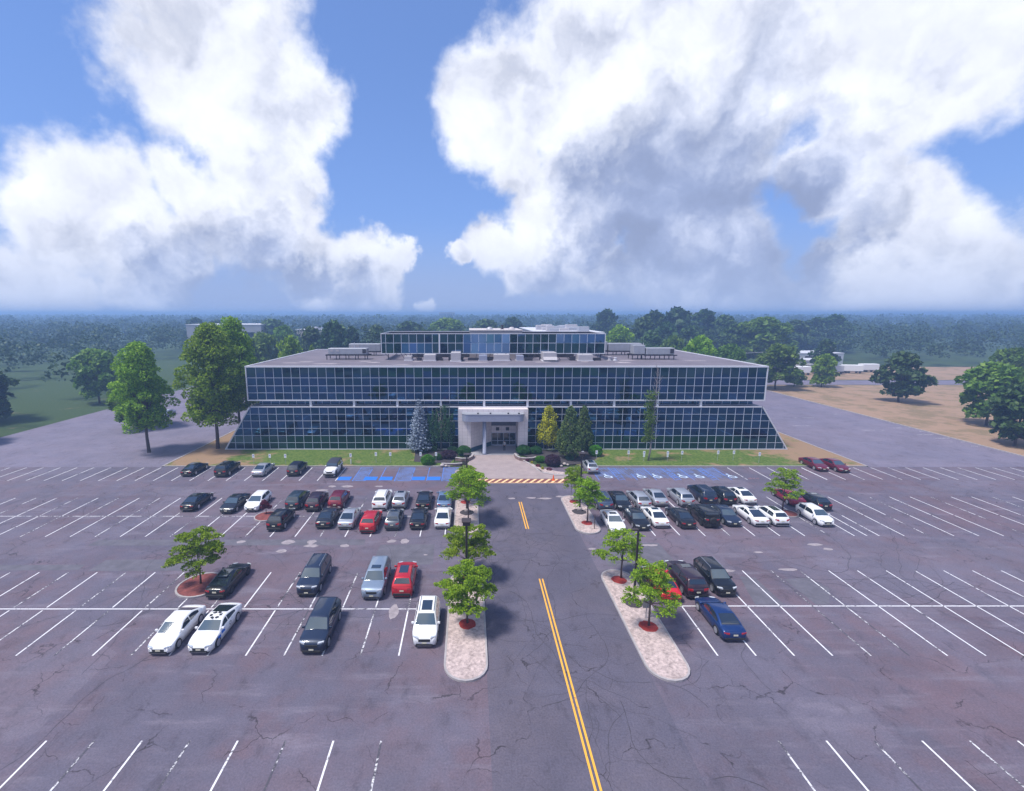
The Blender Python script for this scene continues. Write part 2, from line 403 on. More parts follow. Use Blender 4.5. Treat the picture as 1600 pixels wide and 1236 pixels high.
for P_ in ([(-48.4,72.3),(-2.6,72.3),(-2.2,81.4),(-48.4,81.4)], [(14.2,81.4),(10.5,81.4),(10.5,79.0),(18,72.3),(63.0,72.3),(63.0,81.4)], [(-48.4,81.41),(-43.6,81.41),(-43.6,150),(-48.4,150)], [(56.9,81.41),(63,81.41),(63,150),(56.9,150)], [(-43.6,121.5),(56.9,121.5),(56.9,150),(-43.6,150)]): b.prism(P_, -.07, .13)
structure(b.build('lawn', M['lawn']))
b = MB()
b.box(-48.6, -3.0, 72.1, 72.28, -.02, .15); b.box(17.5, 63.2, 72.1, 72.28, -.02, .15)
b.box(-48.75, -48.5, 72.1, 150, -.02, .15); b.box(63.1, 63.3, 72.1, 150, -.02, .15); b.box(94.05, 94.25, 72.1, 159, -.02, .15)
structure(b.build('curb', M['curb']))
# entrance apron with its red and yellow crossing
ap = [G(738,711.3), G(805,711.3), G(816.6,719.5), G(826,724.5), G(836,731), G(841,735.5), G(849,739.2), G(868,742.5), G(889,744), (14.9,66.6), (-1.9,66.6), (-2.2,70), G(728,727), G(735,719)]
sheet('entrance_apron', ap, .02, M['apron_flat'])
b = MB()
for k in range(1, 20):           # paver joints of the apron
    y = 66.8+k*.62
    b.box(.2, 7.6, y, y+.03, .015, .024)
structure(b.build('apron_joints', M['slab']))
sheet('entrance_slab', rect(.1, 8.6, 78.4, 84.4), .06, M['slab'], .1)
sheet('crossing_band', rect(-1.9, 14.6, 64.85, 66.5), .012, M['red_band'])
b = MB()
b.poly(rect(-1.9, 14.6, 64.75, 64.9), .020)
k = -1.6
while k < 14.2:
    b.poly([(k,64.95),(k+.42,64.95),(k+1.44,66.45),(k+1.02,66.45)], .020); k += 1.02
structure(b.build('crossing_stripes', paint_mat('crossing_paint', (.80,.55,.30), .1)))
cur = MB()
pr = [G(816.6,719.5), G(826,724.5), G(836,731), G(841,735.5), G(849,739.2), G(868,742.5), G(889,744)]
cur.tube([(x,y,.05) for x,y in pr], .16, 6)
structure(cur.build('apron_curb', M['curb']))

lines = MB(); worn = MB(); blue = MB(); bluebox = MB(); sym = MB()
LW = .11
def seg(B, x0, y0, x1, y1, w=LW, z=.011):
    d = Vector((x1-x0, y1-y0)).normalized(); n = Vector((-d.y, d.x))*(w/2)
    B.poly([(x0-n.x,y0-n.y),(x1-n.x,y1-n.y),(x1+n.x,y1+n.y),(x0+n.x,y0+n.y)], z)
# row along the lawn
for k in range(0, 24): seg(lines, -19.45-2.65*k, 65.75, -19.45-2.65*k, 71.7)
for x in (-13.1, -6.2): seg(blue, x, 65.75, x, 71.7)
for (xa, xb) in ((-17.0,-15.1), (-10.9,-8.5), (-4.0,-1.6)):
    seg(blue, xa, 65.75, xa, 71.7); seg(blue, xb, 65.75, xb, 71.7); seg(blue, xa, 71.7, xb, 71.7); seg(blue, xa, 65.75, xb, 65.75)
    y = 65.6
    while y < 71.0:
        seg(blue, xa, y, xb, y+.95); y += .62
def wheelchair(cx, cy, s, B):
    """accessibility symbol lying on the ground, read from the aisle"""
    def q(x, y): return (cx+x*s, cy+y*s)
    pts = [q(.05+.33*math.cos(R(a)), -.2+.33*math.sin(R(a))) for a in range(120, 400, 20)]
    for p0, p1 in zip(pts, pts[1:]): seg(B, *p0, *p1, w=.10*s, z=.019)
    seg(B, *q(-.08,.32), *q(-.02,-.08), w=.11*s, z=.0195); seg(B, *q(-.02,-.08), *q(.28,-.08), w=.10*s, z=.020)
    seg(B, *q(.28,-.08), *q(.42,-.45), w=.10*s, z=.0205); seg(B, *q(-.05,.16), *q(.22,.14), w=.08*s, z=.021)
    B.poly([q(-.1+.11*math.cos(R(a)), .47+.11*math.sin(R(a))) for a in range(0,360,40)], .022)
for px in (538, 579, 603, 654, 678):
    x, y = G(px, 748); bluebox.poly(rect(x-.95, x+.95, 65.95, 67.45), .013)
wash = MB()
for (xa, xb) in ((-17.0,-15.1), (-10.9,-8.5), (-4.0,-1.6)): wash.poly(rect(xa, xb, 65.8, 71.6), .009)
wash.poly(rect(19.0, 38.6, 67.0, 71.65), .009)
structure(wash.build('faded_blue_paint', paint_mat('faded_blue_wash', (.115,.135,.25), .5, (.10,.095,.13))))
# right of the apron: blue bays then white bays
bx = [G(px, 745.0)[0] for px in (955, 990, 1003, 1028, 1056, 1080, 1100, 1125, 1150)]
xr = 18.6
blue_bays = [19.0, 21.9, 24.6, 27.4, 30.1, 32.9, 35.6, 38.4]
for k in range(0, 44):
    x = 19.4+k*.45
    seg(blue, x, 71.6-.0, x+.5, 68.3 if k%3 else 66.6, .05, .0102)
for k, x in enumerate(blue_bays):
    seg(blue, x, 66.0, x, 71.7)
    if k in (1, 4, 6):
        seg(blue, x+.9, 66.0, x+.9, 71.7)
        y = 66
        while y < 71.2: seg(blue, x, y, x+.9, y+.5); y += .8
for px in (948.5, 1000, 1025, 1065, 1091, 1141.5):
    x, y = G(px, 743.8); wheelchair(x, y, 1.6, sym)
for px in (1159.8, 1196, 1225.8, 1254, 1282.7):
    x, y = G(px, 744.8); seg(lines, x, 66.2, x, 71.7)
for k in range(1, 14): seg(lines, 49.6+2.75*k, 66.2, 49.6+2.75*k, 71.7)
b = MB()      # faded lettering at the mouth of two bays
for x0 in (41.2, 46.6):
    for j in range(7):
        xx = x0+j*.27; b.poly(rect(xx, xx+.06, 66.45, 66.9), .013)
        if j % 2: b.poly(rect(xx+.06, xx+.18, 66.82, 66.9), .013)
        else: b.poly(rect(xx+.06, xx+.18, 66.62, 66.7), .013)
structure(b.build('faded_lettering', paint_mat('faded_red_paint', (.42,.17,.17), .5)))
# double rows, left
for k in range(0, 30):
    x = G(698, 830)[0] - .0 - 2.72*k - .35 + .2
    B = lines if k % 3 != 2 else worn
    seg(B, x, 48.2, x, 53.4); seg(lines if k % 2 else worn, x, 53.6, x, 59.2)
seg(worn, -80, 53.5, -2.3, 53.5)
for k in range(0, 28):
    x = -5.0 - 2.72*k
    seg(lines if k % 2 else worn, x, 35.6, x, 41.0); seg(worn if k % 2 else lines, x, 30.0, x, 35.2)
seg(lines, -80, 35.4, -2.3, 35.4)
# double rows, right
for k in range(0, 30):
    x = G(1022, 834.8)[0] + 2.72*k
    seg(lines if k % 4 != 3 else worn, x, 48.4, x, 53.7); seg(lines if k % 3 else worn, x, 53.9, x, 59.6)
seg(lines, G(1270,790)[0], 48.4, G(1270,790)[0], 59.6)
for k in range(0, 28):
    x = G(1064.9, 946.7)[0] + 2.72*k
    if k < 4 or k > 5: seg(lines, x, 30.0, x, 41.3)
    else: seg(worn, x, 30, x, 41.3)
seg(lines, 16.9, 35.8, 80, 35.8)
# next rows towards and under the camera
for s in (-1, 1):
    for k in range(0, 28):
        x = (-5.0 if s < 0 else 17.6)+s*2.72*k
        seg(lines if k % 2 else worn, x, 12.0, x, 23.2)
    seg(lines, -80 if s < 0 else 17.6, 17.6, -5 if s < 0 else 80, 17.6)
structure(lines.build('stall_lines', M['white_line'])); structure(worn.build('worn_stall_lines', M['worn_line']))
structure(blue.build('blue_stall_lines', M['blue_line'])); structure(bluebox.build('blue_stall_squares', M['blue_box']))
structure(sym.build('accessible_symbols', paint_mat('symbol_white', (.55,.68,.85), .2)))
yl = MB()
for (y0, y1) in ((50.1, 57.9), (18.0, 39.9), (-10, 10)):
    for dx in (-.14, .14): seg(yl, 6.58+dx, y0, 6.58+dx, y1, .13)
structure(yl.build('yellow_centre_lines', M['yellow_line']))

# pale repair blotches and resurfaced panels
def blot(B, cx, cy, rx, ry, z, seed, n=14):
    q = random.Random(seed)
    B.poly([(cx+rx*math.cos(2*math.pi*i/n)*q.uniform(.7,1.15), cy+ry*math.sin(2*math.pi*i/n)*q.uniform(.7,1.15)) for i in range(n)], z)
bl = MB()
for i, (px, py, rx, ry) in enumerate([(451,847,.7,.55),(487,847,.55,.5),(486,853,.75,.4),(539,853,.5,.35),(440,861,.6,.4),(376,847,.5,.35),(615,956,.42,1.0),(503,766,1.0,.4),(519,760,.7,.4),(543,760,.9,.45),(592,760,.6,.3),(612,846,.5,.4),(632,846,.55,.6),
        (830,778,.7,.25),(852,779,1.1,.3),(875,776,.6,.3),(800,779,.5,.3),(1015,852,.9,.25),(1233,890,1.0,.25),(1272,851,.9,.3),(925,858,.4,.25),(1185,863,.5,.2),(665,867,.2,.15),(1293,858,.5,.3),(1136,892,.8,.25)]):
    x, y = G(px, py); blot(bl, x, y, rx, ry, .014, i)
structure(bl.build('pale_asphalt_repairs', M['pale_patch']))
gp = MB()
for (xa, xb, ya, yb) in ((-9.5,-3.5,42.3,46.5),(-40,-11,46.2,47.6),(13.4,20.2,42.0,46.8),(-36,-26,41.2,43.4),(-46,-37,41.3,42.4)):
    gp.poly([(xa,ya),(xb,ya+.1),(xb-.15,yb),(xa+.2,yb-.1)], .007)
for (pts) in ([(1225,905),(1262,903),(1296,920),(1296,945),(1275,945)], [(1155,900),(1180,903),(1225,945),(1180,945)]):
    gp.poly([G(*p) for p in pts], .0075)
structure(gp.build('resurfaced_panels', M['grey_patch']))
ck = MB(); q = random.Random(5)
def crack(x, y, a, n, w, depth=0):
    for i in range(n):
        a += q.uniform(-.35, .35); L = q.uniform(.25, .6)
        x2, y2 = x+math.cos(a)*L, y+math.sin(a)*L
        if 1.4 < x2 < 12.0 or depth >= 2 or abs(x2) > 13: 
            seg(ck, x, y, x2, y2, w*q.uniform(.6, 1.2), .0085+.0001*depth)
        x, y = x2, y2
        if depth < 2 and q.random() < .09: crack(x, y, a+q.choice((-1,1))*q.uniform(.6,1.4), int(n*.5), w*.7, depth+1)
for (x, y, a, n) in [(4,60,-1.5,75),(8.5,46,-1.2,40),(3,34,.1,26),(9.5,35,-1.9,30),(6.5,42,.3,20),(3.5,38,-.5,25),(8.2,57,-1.7,24),(2.5,47,.1,22),(8,29,-.8,20),(4,50,-.9,22),(7.5,53,.1,12),(10,49,-1.6,25),(2.2,56,-1.6,40),(9.5,26,-1.8,25)]:
    crack(x, y, a, n, .036)
for (x, y, a, n) in [(-33,45,.05,80),(-20,44.2,-.1,50),(17,45.3,.0,70),(30,44.0,-.15,60),(-45,62,0,60),(20,62.3,0,50),(-16,38,-.9,16),(26,42.5,-.1,50),(-30,33,.4,30)]:
    crack(x, y, a, n, .04, 1)
structure(ck.build('asphalt_cracks', M['crack']))

# planted islands
def stadium(x0, x1, y0, y1, n=10):
    r = (x1-x0)/2; cx = (x0+x1)/2; P = []
    for i in range(n+1): t = math.pi*i/n; P.append((cx+r*math.cos(t), y1-r+r*math.sin(t)))
    for i in range(n+1): t = math.pi+math.pi*i/n; P.append((cx+r*math.cos(t), y0+r+r*math.sin(t)))
    return P
def island(x0, x1, y0, y1, label, rr=False):
    t = empty('planting_island', ((x0+x1)/2, (y0+y1)/2, 0)); tag(t, label, 'traffic island', 'pebble islands beside the main drive')
    P = stadium(x0, x1, y0, y1); Q = stadium(x0+.14, x1-.14, y0+.14, y1-.14)
    off = ((x0+x1)/2, (y0+y1)/2); P = [(a-off[0], b-off[1]) for a, b in P]; Q = [(a-off[0], b-off[1]) for a, b in Q]
    b = MB(); n = len(P)
    b.add([(x,y,-.02) for x,y in P]+[(x,y,.15) for x,y in P]+[(x,y,.15) for x,y in Q]+[(x,y,.08) for x,y in Q],
          [(i,(i+1)%n,n+(i+1)%n,n+i) for i in range(n)]+[(n+i,n+(i+1)%n,2*n+(i+1)%n,2*n+i) for i in range(n)]+[(2*n+i,2*n+(i+1)%n,3*n+(i+1)%n,3*n+i) for i in range(n)])
    b.build('kerb', M['curb'], t)
    b = MB(); b.poly(Q, .13); b.build('pebble_bed', M['pebble'], t)
    return t
island(-1.75, 1.15, 48.6, 59.2, 'long pebble island left of the drive with the two trees nearer the building')
island(-1.75, 1.30, 27.5, 41.0, 'pebble island left of the drive, beside the parked white car with a glass roof')
island(11.95, 14.8, 48.7, 59.8, 'pebble island right of the drive, beside the white sedan and the slate wagon')
island(12.1, 15.1, 27.5, 41.3, 'pebble island right of the drive with the tall pole and the sign back')
def disc(name, m, x, y, r, z, label, cat, group, n=22, seed=0, jit=.08):
    q = random.Random(seed); b = MB()
    P = [(r*math.cos(2*math.pi*i/n)*q.uniform(1-jit,1+jit), r*math.sin(2*math.pi*i/n)*q.uniform(1-jit,1+jit)) for i in range(n)]
    b.add([(0,0,.10)]+[(p[0]*.6,p[1]*.6,.06) for p in P]+[(p[0],p[1],0) for p in P],
          [(0,1+i,1+(i+1)%n) for i in range(n)]+[(1+i,1+n+i,1+n+(i+1)%n,1+(i+1)%n) for i in range(n)])
    o = b.build(name, m, None, True); o.location = (x, y, z); tag(o, label, cat, group); return o
def round_island(x, y, r, label):
    t = empty('round_island', (x, y, 0)); tag(t, label, 'traffic island', 'round islands between parking bays')
    b = MB(); n = 24; P = [(r*math.cos(2*math.pi*i/n), r*math.sin(2*math.pi*i/n)) for i in range(n)]
    b.add([(x_,y_,-.02) for x_,y_ in P]+[(x_,y_,.14) for x_,y_ in P]+[(x_*.92,y_*.92,.14) for x_,y_ in P]+[(x_*.92,y_*.92,.05) for x_,y_ in P],
          [(i,(i+1)%n,n+(i+1)%n,n+i) for i in range(n)]+[(n+i,n+(i+1)%n,2*n+(i+1)%n,2*n+i) for i in range(n)]+[(2*n+i,2*n+(i+1)%n,3*n+(i+1)%n,3*n+i) for i in range(n)])
    b.build('kerb', M['curb'], t)
    b = MB(); b.poly([(p[0]*.93,p[1]*.93) for p in P], .11); b.build('mulch_bed', M['redbrown'], t)
M['redbrown'] = mat('faded_mulch', (.20,.055,.05), .95, var=.35, vscale=3)
x, y = G(417, 807.5); round_island(x, y, 1.42, 'round mulch island behind the white hatchback, with a plum shrub')
x, y = G(1231, 803); round_island(x, y, 1.1, 'small round island under the lone tree among the white cars')
x, y = G(314, 915); round_island(x, y, 2.0, 'big red mulch island at the edge beside the black fastback car')

# ------------------------------------------------------------------ office building
XL, XR, YF, YB = -38.7, 51.7, 81.6, 121.0
MOD = 1.524; X0 = 2.64
bld = empty('office_building', ((XL+XR)/2, 100, 0)); bld.location = (0,0,0)
tag(bld, 'long low office building of dark mirror glass with sloping lower ends', 'office building')
def clip(poly, fn):
    out = []
    for i, p in enumerate(poly):
        q_ = poly[(i+1)%len(poly)]; a, b_ = fn(p), fn(q_)
        if a >= 0: out.append(p)
        if (a > 0 > b_) or (a < 0 < b_):
            t = a/(a-b_); out.append((p[0]+(q_[0]-p[0])*t, p[1]+(q_[1]-p[1])*t))
    return out
def pane_wall(name, xs, zs, plane, m, keep=None, cl=None, tilt=.0045, seed=3, lean=None):
    """one curtain wall: every pane a slightly differently set face; plane maps (u,z,off)->xyz"""
    q = random.Random(seed); b = MB()
    for i in range(len(xs)-1):
        for j in range(len(zs)-1):
            if keep and not keep((xs[i]+xs[i+1])/2, (zs[j]+zs[j+1])/2): continue
            P = [(xs[i],zs[j]),(xs[i+1],zs[j]),(xs[i+1],zs[j+1]),(xs[i],zs[j+1])]
            if cl:
                for f in cl: P = clip(P, f) if len(P) > 2 else P
            if len(P) < 3: continue
            cx = sum(p[0] for p in P)/len(P); cz = sum(p[1] for p in P)/len(P)
            ta, tb = q.gauss(0, tilt), q.gauss(0, tilt)
            if lean: tb += lean(cx, cz)
            b.poly([plane(p[0], p[1], (p[0]-cx)*ta+(p[1]-cz)*tb) for p in P])
    return b.build(name, m, bld)
front = lambda u, z, o: (u, YF+o, z)
ks = list(range(-27, 33)); xs_full = [XL+.02]+[X0+MOD*k for k in ks[1:-1]]+[XR-.02]
ZU = [9.1, 10.31, 11.56, 12.95, 14.78]
ZL = [.10, 1.34, 2.63, 3.95, 5.3, 6.5, 7.72]
pane_wall('upper_glass', xs_full, ZU, front, M['glass'])
xs_low = [X0+MOD*k for k in range(-32, 38)]
bl_, br_ = -43.5, 56.75; tl_, tr_ = -38.5, 51.5
fl = lambda p: p[0]-(bl_+(tl_-bl_)*p[1]/7.9); fr = lambda p: (br_+(tr_-br_)*p[1]/7.9)-p[0]
PX0, PX1 = -1.85, 10.2
pane_wall('lower_glass', xs_low, ZL, front, M['glass_low'], lambda x, z: x < PX0-.6, [fl, fr], seed=5)
pane_wall('lower_glass', xs_low, ZL, front, M['glass_low'], lambda x, z: x > PX1+.5, [fl, fr], seed=6)
# mullions of the front
b = MB(); w = .029; pr_ = .05
for x in xs_full[1:-1]: b.box(x-w, x+w, YF-pr_, YF+.02, 8.95, 14.8)
for z in ZU[1:-1]: b.box(XL, XR, YF-pr_+.012, YF+.02, z-w, z+w)
b.build('upper_mullions', M['alu'], bld)
b = MB()
for x in xs_low:
    zt = 7.72
    if x < tl_: zt = min(7.72, (x-bl_)/(tl_-bl_)*7.9)
    if x > tr_: zt = min(7.72, (br_-x)/(br_-tr_)*7.9)
    if zt > .1 and not (PX0 < x < PX1): b.box(x-w, x+w, YF-pr_, YF+.02, .1, zt)
for z in ZL[1:-1]:
    xa = bl_+(tl_-bl_)*z/7.9; xb = br_+(tr_-br_)*z/7.9
    b.box(xa, PX0, YF-pr_+.012, YF+.02, z-w, z+w); b.box(PX1, xb, YF-pr_+.012, YF+.02, z-w, z+w)
b.build('lower_mullions', M['alu'], bld)
# trims: coping, box edge trims, ledge edge, base sill, raking end trims
b = MB()
b.box(XL-.12, XR+.12, YF-.14, YF+.3, 14.78, 15.02); b.box(XL-.12, XL+.2, YF+.3, YB, 14.78, 15.02); b.box(XR-.2, XR+.12, YF+.3, YB, 14.78, 15.02)
b.box(XL-.12, XR+.12, YB, YB+.2, 14.78, 15.02)
b.build('roof_coping', M['coping'], bld)
b = MB()
b.box(XL-.1, XL+.1, YF-.1, YF+.1, 8.9, 14.779); b.box(XR-.1, XR+.1, YF-.1, YF+.1, 8.9, 14.779)
b.box(XL+.1, XR-.1, YF-.1, YF+.05, 8.88, 9.1)
b.box(tl_-.05, PX0, YF-.1, YF+.05, 7.72, 7.9); b.box(PX1, tr_+.05, YF-.1, YF+.05, 7.72, 7.9); b.box(PX0, PX1, YF-.1, YF+.05, 7.74, 7.9)
b.box(bl_, PX0, YF-.12, YF+.05, -.02, .2); b.box(PX1, br_, YF-.12, YF+.05, -.02, .2)
for (xa, xb) in ((bl_, tl_), (br_, tr_)):
    s = 1 if xa < 0 else -1
    b.add([(xa-.1*s,YF-.1,0),(xa+.14*s,YF-.1,0),(xb+.14*s,YF-.1,7.9),(xb-.1*s,YF-.1,7.9),(xa-.1*s,YF+.1,0),(xa+.14*s,YF+.1,0),(xb+.14*s,YF+.1,7.9),(xb-.1*s,YF+.1,7.9)],
          [(0,1,2,3),(7,6,5,4),(0,4,5,1),(1,5,6,2),(2,6,7,3),(3,7,4,0)])
b.build('edge_trim', M['coping'], bld)
# ledge and recessed strip windows, soffit, columns
b = MB(); b.box(tl_, tr_, YF+.05, 119, 7.6, 7.88); b.build('ledge', M['ledge'], bld)
b = MB(); b.box(XL+.1, XR-.1, YF+.06, YB-.2, 8.92, 9.0); b.build('soffit', M['ledge'], bld)
RY = 83.4; rl, rr_ = -37.5, 50.8
rec = lambda u, z, o: (u, RY+o, z)
pane_wall('strip_windows', [rl+.02]+[X0+MOD*k for k in range(-26, 32)]+[rr_], [7.9, 8.92], rec, M['glass_low'], seed=8)
b = MB()
for x in [X0+MOD*k for k in range(-26, 32)]: b.box(x-.04, x+.04, RY-.05, RY+.02, 7.88, 8.92)
b.box(rl, rr_, RY-.04, RY+.02, 7.88, 7.96); b.build('strip_mullions', M['alu'], bld)
for k in range(-4, 6):
    b = MB(); x = X0+7.62*k; b.bbox(x-.19, x+.19, YF+.08, YF+.5, 7.88, 8.93, .02); b.build('column', M['whitecol'], bld)
b = MB(); b.box(rl, rl+.05, RY, 119, 7.88, 8.92); b.box(rr_-.05, rr_, RY, 119, 7.88, 8.92); b.box(rl, rr_, 118.9, 119, 7.88, 8.92); b.build('strip_side_wall', M['ledge'], bld)
# the other sides, so the block is whole
sideL = lambda u, z, o: (XL+o, u, z); sideR = lambda u, z, o: (XR+o, u, z)
ys = [YF+MOD*k for k in range(0, 26)]; ys[-1] = YB
pane_wall('left_upper_glass', ys, ZU, sideL, M['glass'], seed=9); pane_wall('right_upper_glass', ys, ZU, sideR, M['glass'], seed=10)
pane_wall('left_lower_glass', ys, ZL, lambda u, z, o: (bl_+(tl_-bl_)*z/7.9+o, u, z), M['glass_low'], seed=11)
pane_wall('right_lower_glass', ys, ZL, lambda u, z, o: (br_+(tr_-br_)*z/7.9+o, u, z), M['glass_low'], seed=12)
b = MB(); b.box(XL, XR, YB-.1, YB-.02, 9.0, 14.78); b.add([(bl_,YB,0),(br_,YB,0),(tr_,YB,7.8),(tl_,YB,7.8)], [(0,1,2,3)]); b.build('rear_wall', M['glass'], bld)
b = MB(); b.box(XL+.2, XR-.2, YF+.3, YB, 14.6, 14.9); b.build('roof', M['roof'], bld)
b = MB()
for (x, y, r1, r2, s) in [(-31,90,1.6,.5,1),(-26,86.5,2.6,.5,2),(-33,88,1.8,.4,3),(-18,89,1.5,.6,4),(-10,90.5,1.0,.5,5),(0.5,89.2,3.2,.6,6),(14,89.5,1.8,.6,7),(22,90,1.0,.5,8),(29,89,1.6,.8,9),(44,92,2.4,.4,10),(-20,91,1.2,.5,11),(31,93,2,.5,12),(6,86,1.5,.25,13),(-12,85,1.9,.3,14),(18,86,2.3,.2,15)]:
    blot(b, x, y, r1, r2, 14.906, s)
b.tube([(-33,88,14.9),(44,92,14.9)], .003, 3); b.build('roof_stains', mat('roof_ponding', (.42,.37,.39), .8, var=.2, vscale=1), bld)

# penthouse screen of mirror glass, open at the top
px0, px1, py0, py1 = -17.3, 26.75, 93.6, 105.4
pf = lambda u, z, o: (u, py0+o, z)
pxs = [px0+.02]+[px0+.9+MOD*k for k in range(0, 29)]; pxs = [v for v in pxs if v < px1-.5]+[px1]
pane_wall('penthouse_glass', pxs, [16.25, 18.25, 20.0], pf, M['glass_top'], tilt=.010, seed=21, lean=lambda u, z: .075 if (-1.2 < u < 8.0) else (.06 if (17.5 < u < 24 and z > 18.2) or (-13 < u < -7 and z < 18.2) else 0.0))
b = MB()
for x in pxs[1:-1]: b.box(x-.04, x+.04, py0-.05, py0+.02, 16.25, 20.0)
b.box(px0, px1, py0-.04, py0+.02, 18.21, 18.29)
b.build('penthouse_mullions', M['alu'], bld)
b = MB(); b.box(px0-.05, px1+.05, py0-.09, py0+.06, 20.0, 20.12); b.box(px0-.05, px1+.05, py0-.09, py0+.06, 16.12, 16.25)
b.box(px0-.05, px0+.06, py0+.06, py1, 20.0, 20.12); b.box(px1-.06, px1+.05, py0+.06, py1, 20.0, 20.12); b.box(px0-.05, px1+.05, py1, py1+.1, 20.0, 20.12)
b.box(px0-.05, px0+.07, py0-.09, py0+.05, 16.25, 20.0); b.box(px1-.07, px1+.05, py0-.09, py0+.05, 16.25, 20.0)
b.box(-6.0, -5.75, py0-.12, py0+.03, 16.25, 20.0)
b.build('penthouse_trim', M['coping'], bld)
b = MB(); b.box(px0, px1, py1-.06, py1, 16.2, 20.0); b.box(px0, px0+.06, py0+.1, py1-.1, 16.2, 20.0); b.box(px1-.06, px1, py0+.1, py1-.1, 16.2, 20.0)
for x in range(-16, 27, 2): b.box(x, x+.12, py1-.5, py1-.07, 16.2, 19.7)
b.build('penthouse_screen', M['steel_dark'], bld)
b = MB()
for x in range(-16, 27, 6): b.box(x-.08, x+.08, py0+.15, py0+.3, 14.9, 16.4); b.box(x-.08, x+.08, py1-.3, py1-.15, 14.9, 16.4)
b.box(-12, 22, 99.5, 104, 14.9, 16.1)
qq = random.Random(14)
for i in range(26):
    x = qq.uniform(-16.5, 25.5); y = qq.uniform(92.4, 93.4); x2 = x+qq.uniform(-1.6, 1.6); b.tube([(x,y,14.95),(x2,y+.4,16.2)], .06, 5)
for i in range(16):
    x = qq.uniform(-16, 25); l_ = qq.uniform(.5, 2.2); b.box(x, x+l_, qq.uniform(92.2,93), qq.uniform(93.1,93.5), 14.9, 15.2+qq.random()*.6)
b.build('penthouse_frame', M['steel_dark'], bld)
b = MB(); b.box(.1, 10.7, 96, 108, 14.9, 20.55); core = b.build('stair_core', mat('core_render', (.40,.36,.37), .8, var=.05), bld)
b = MB(); b.box(.0, 10.8, 95.9, 108.1, 20.55, 20.7); b.build('core_coping', mat('core_cap', (.5,.46,.47), .8), core)

# entrance portal
PT = 7.72
b = MB()
b.box(PX0, .3, 80.0, YF+.4, 0, PT)                                      # left pier
b.add([(.3,80,0),(4.05,84.3,0),(4.05,84.3,5.9),(.3,80,5.9)], [(0,1,2,3)])
b.box(8.55, PX1, 80.0, YF+.4, 0, PT)
b.box(8.55, 8.75, YF+.4, 84.3, 0, 5.9)
b.box(.3, 8.55, 80.0, 80.35, 5.9, PT)
b.box(.3, 8.55, 80.35, YF+.04, PT-.12, PT)
b.box(4.05, 8.55, 84.3, 84.5, 2.5, 3.8)
b.build('entrance_wall', M['tile'], bld)
b = MB(); b.box(.3, 8.55, 80.35, 84.3, 5.9, 6.0); b.box(4.05, 8.55, 84.28, 84.5, 3.8, 5.9); b.build('entrance_ceiling', mat('soffit_dark', (.10,.11,.16), .6), bld)
b = MB(); b.add([(.34,79.96,.08),(4.07,84.25,.08),(4.07,84.25,.85),(.34,79.96,.85)], [(0,1,2,3)]); b.build('wall_base_band', M['teal'], bld); b = MB(); b.box(8.50, 8.545, 80.1, 84.2, .08, .85); b.build('wall_base_band', M['teal'], bld)
for x in (5.2, 7.0):
    b = MB(); b.box(x-.3, x+.3, 84.2, 84.295, 2.9, 3.5); b.build('wall_light', M['steel_dark'], bld)
dr = MB(); dr.box(4.1, 8.5, 84.35, 84.4, .08, 2.5); dg = dr.build('door', M['doorglass'], bld)
b = MB()
for x in (4.1, 5.2, 6.3, 7.4, 8.42): b.box(x, x+.07, 84.28, 84.34, .08, 2.5)
b.box(4.17, 8.42, 84.285, 84.34, 2.42, 2.5); b.box(4.17, 8.42, 84.285, 84.34, .95, 1.02); b.box(4.17,8.42,84.285,84.34,.06,.22)
b.build('door_frame', M['alu'], dg)
b = MB()                                                                # canopy with rounded ends
P = [(-1.2,80.0),(-1.2,78.8)]+[(-1.2+1.0-math.cos(R(a))*1.0, 78.8-math.sin(R(a))*1.0) for a in (20,45,70,90)]+[(9.3-1.0+math.sin(R(a))*1.0, 78.8-math.cos(R(a))*1.0) for a in (0,20,45,70,90)]+[(9.3,80.0)]
b.prism(P, 6.0, 7.2); cn = b.build('canopy', M['canopy'], bld)
b = MB(); b.prism([(x_ if abs(x_-4)<5 else (x_+(.08 if x_>4 else -.08)), y_-.06) for x_, y_ in P], 7.2, 7.27); b.build('canopy_edge', M['hvac'], cn)
for x in (1.5, 3.6, 6.6, 8.4):
    b = MB(); b.bbox(x-.14, x+.14, 78.0, 78.25, 7.3, 7.5, .03); b.build('floodlight', M['steel_dark'], cn)
b = MB(); b.lathe([(.42,.06),(.42,.3),(.33,.34),(.33,6.0)], 20, 'Z', (2.62,78.9,0)); b.build('entrance_column', M['canopy'], bld, True)

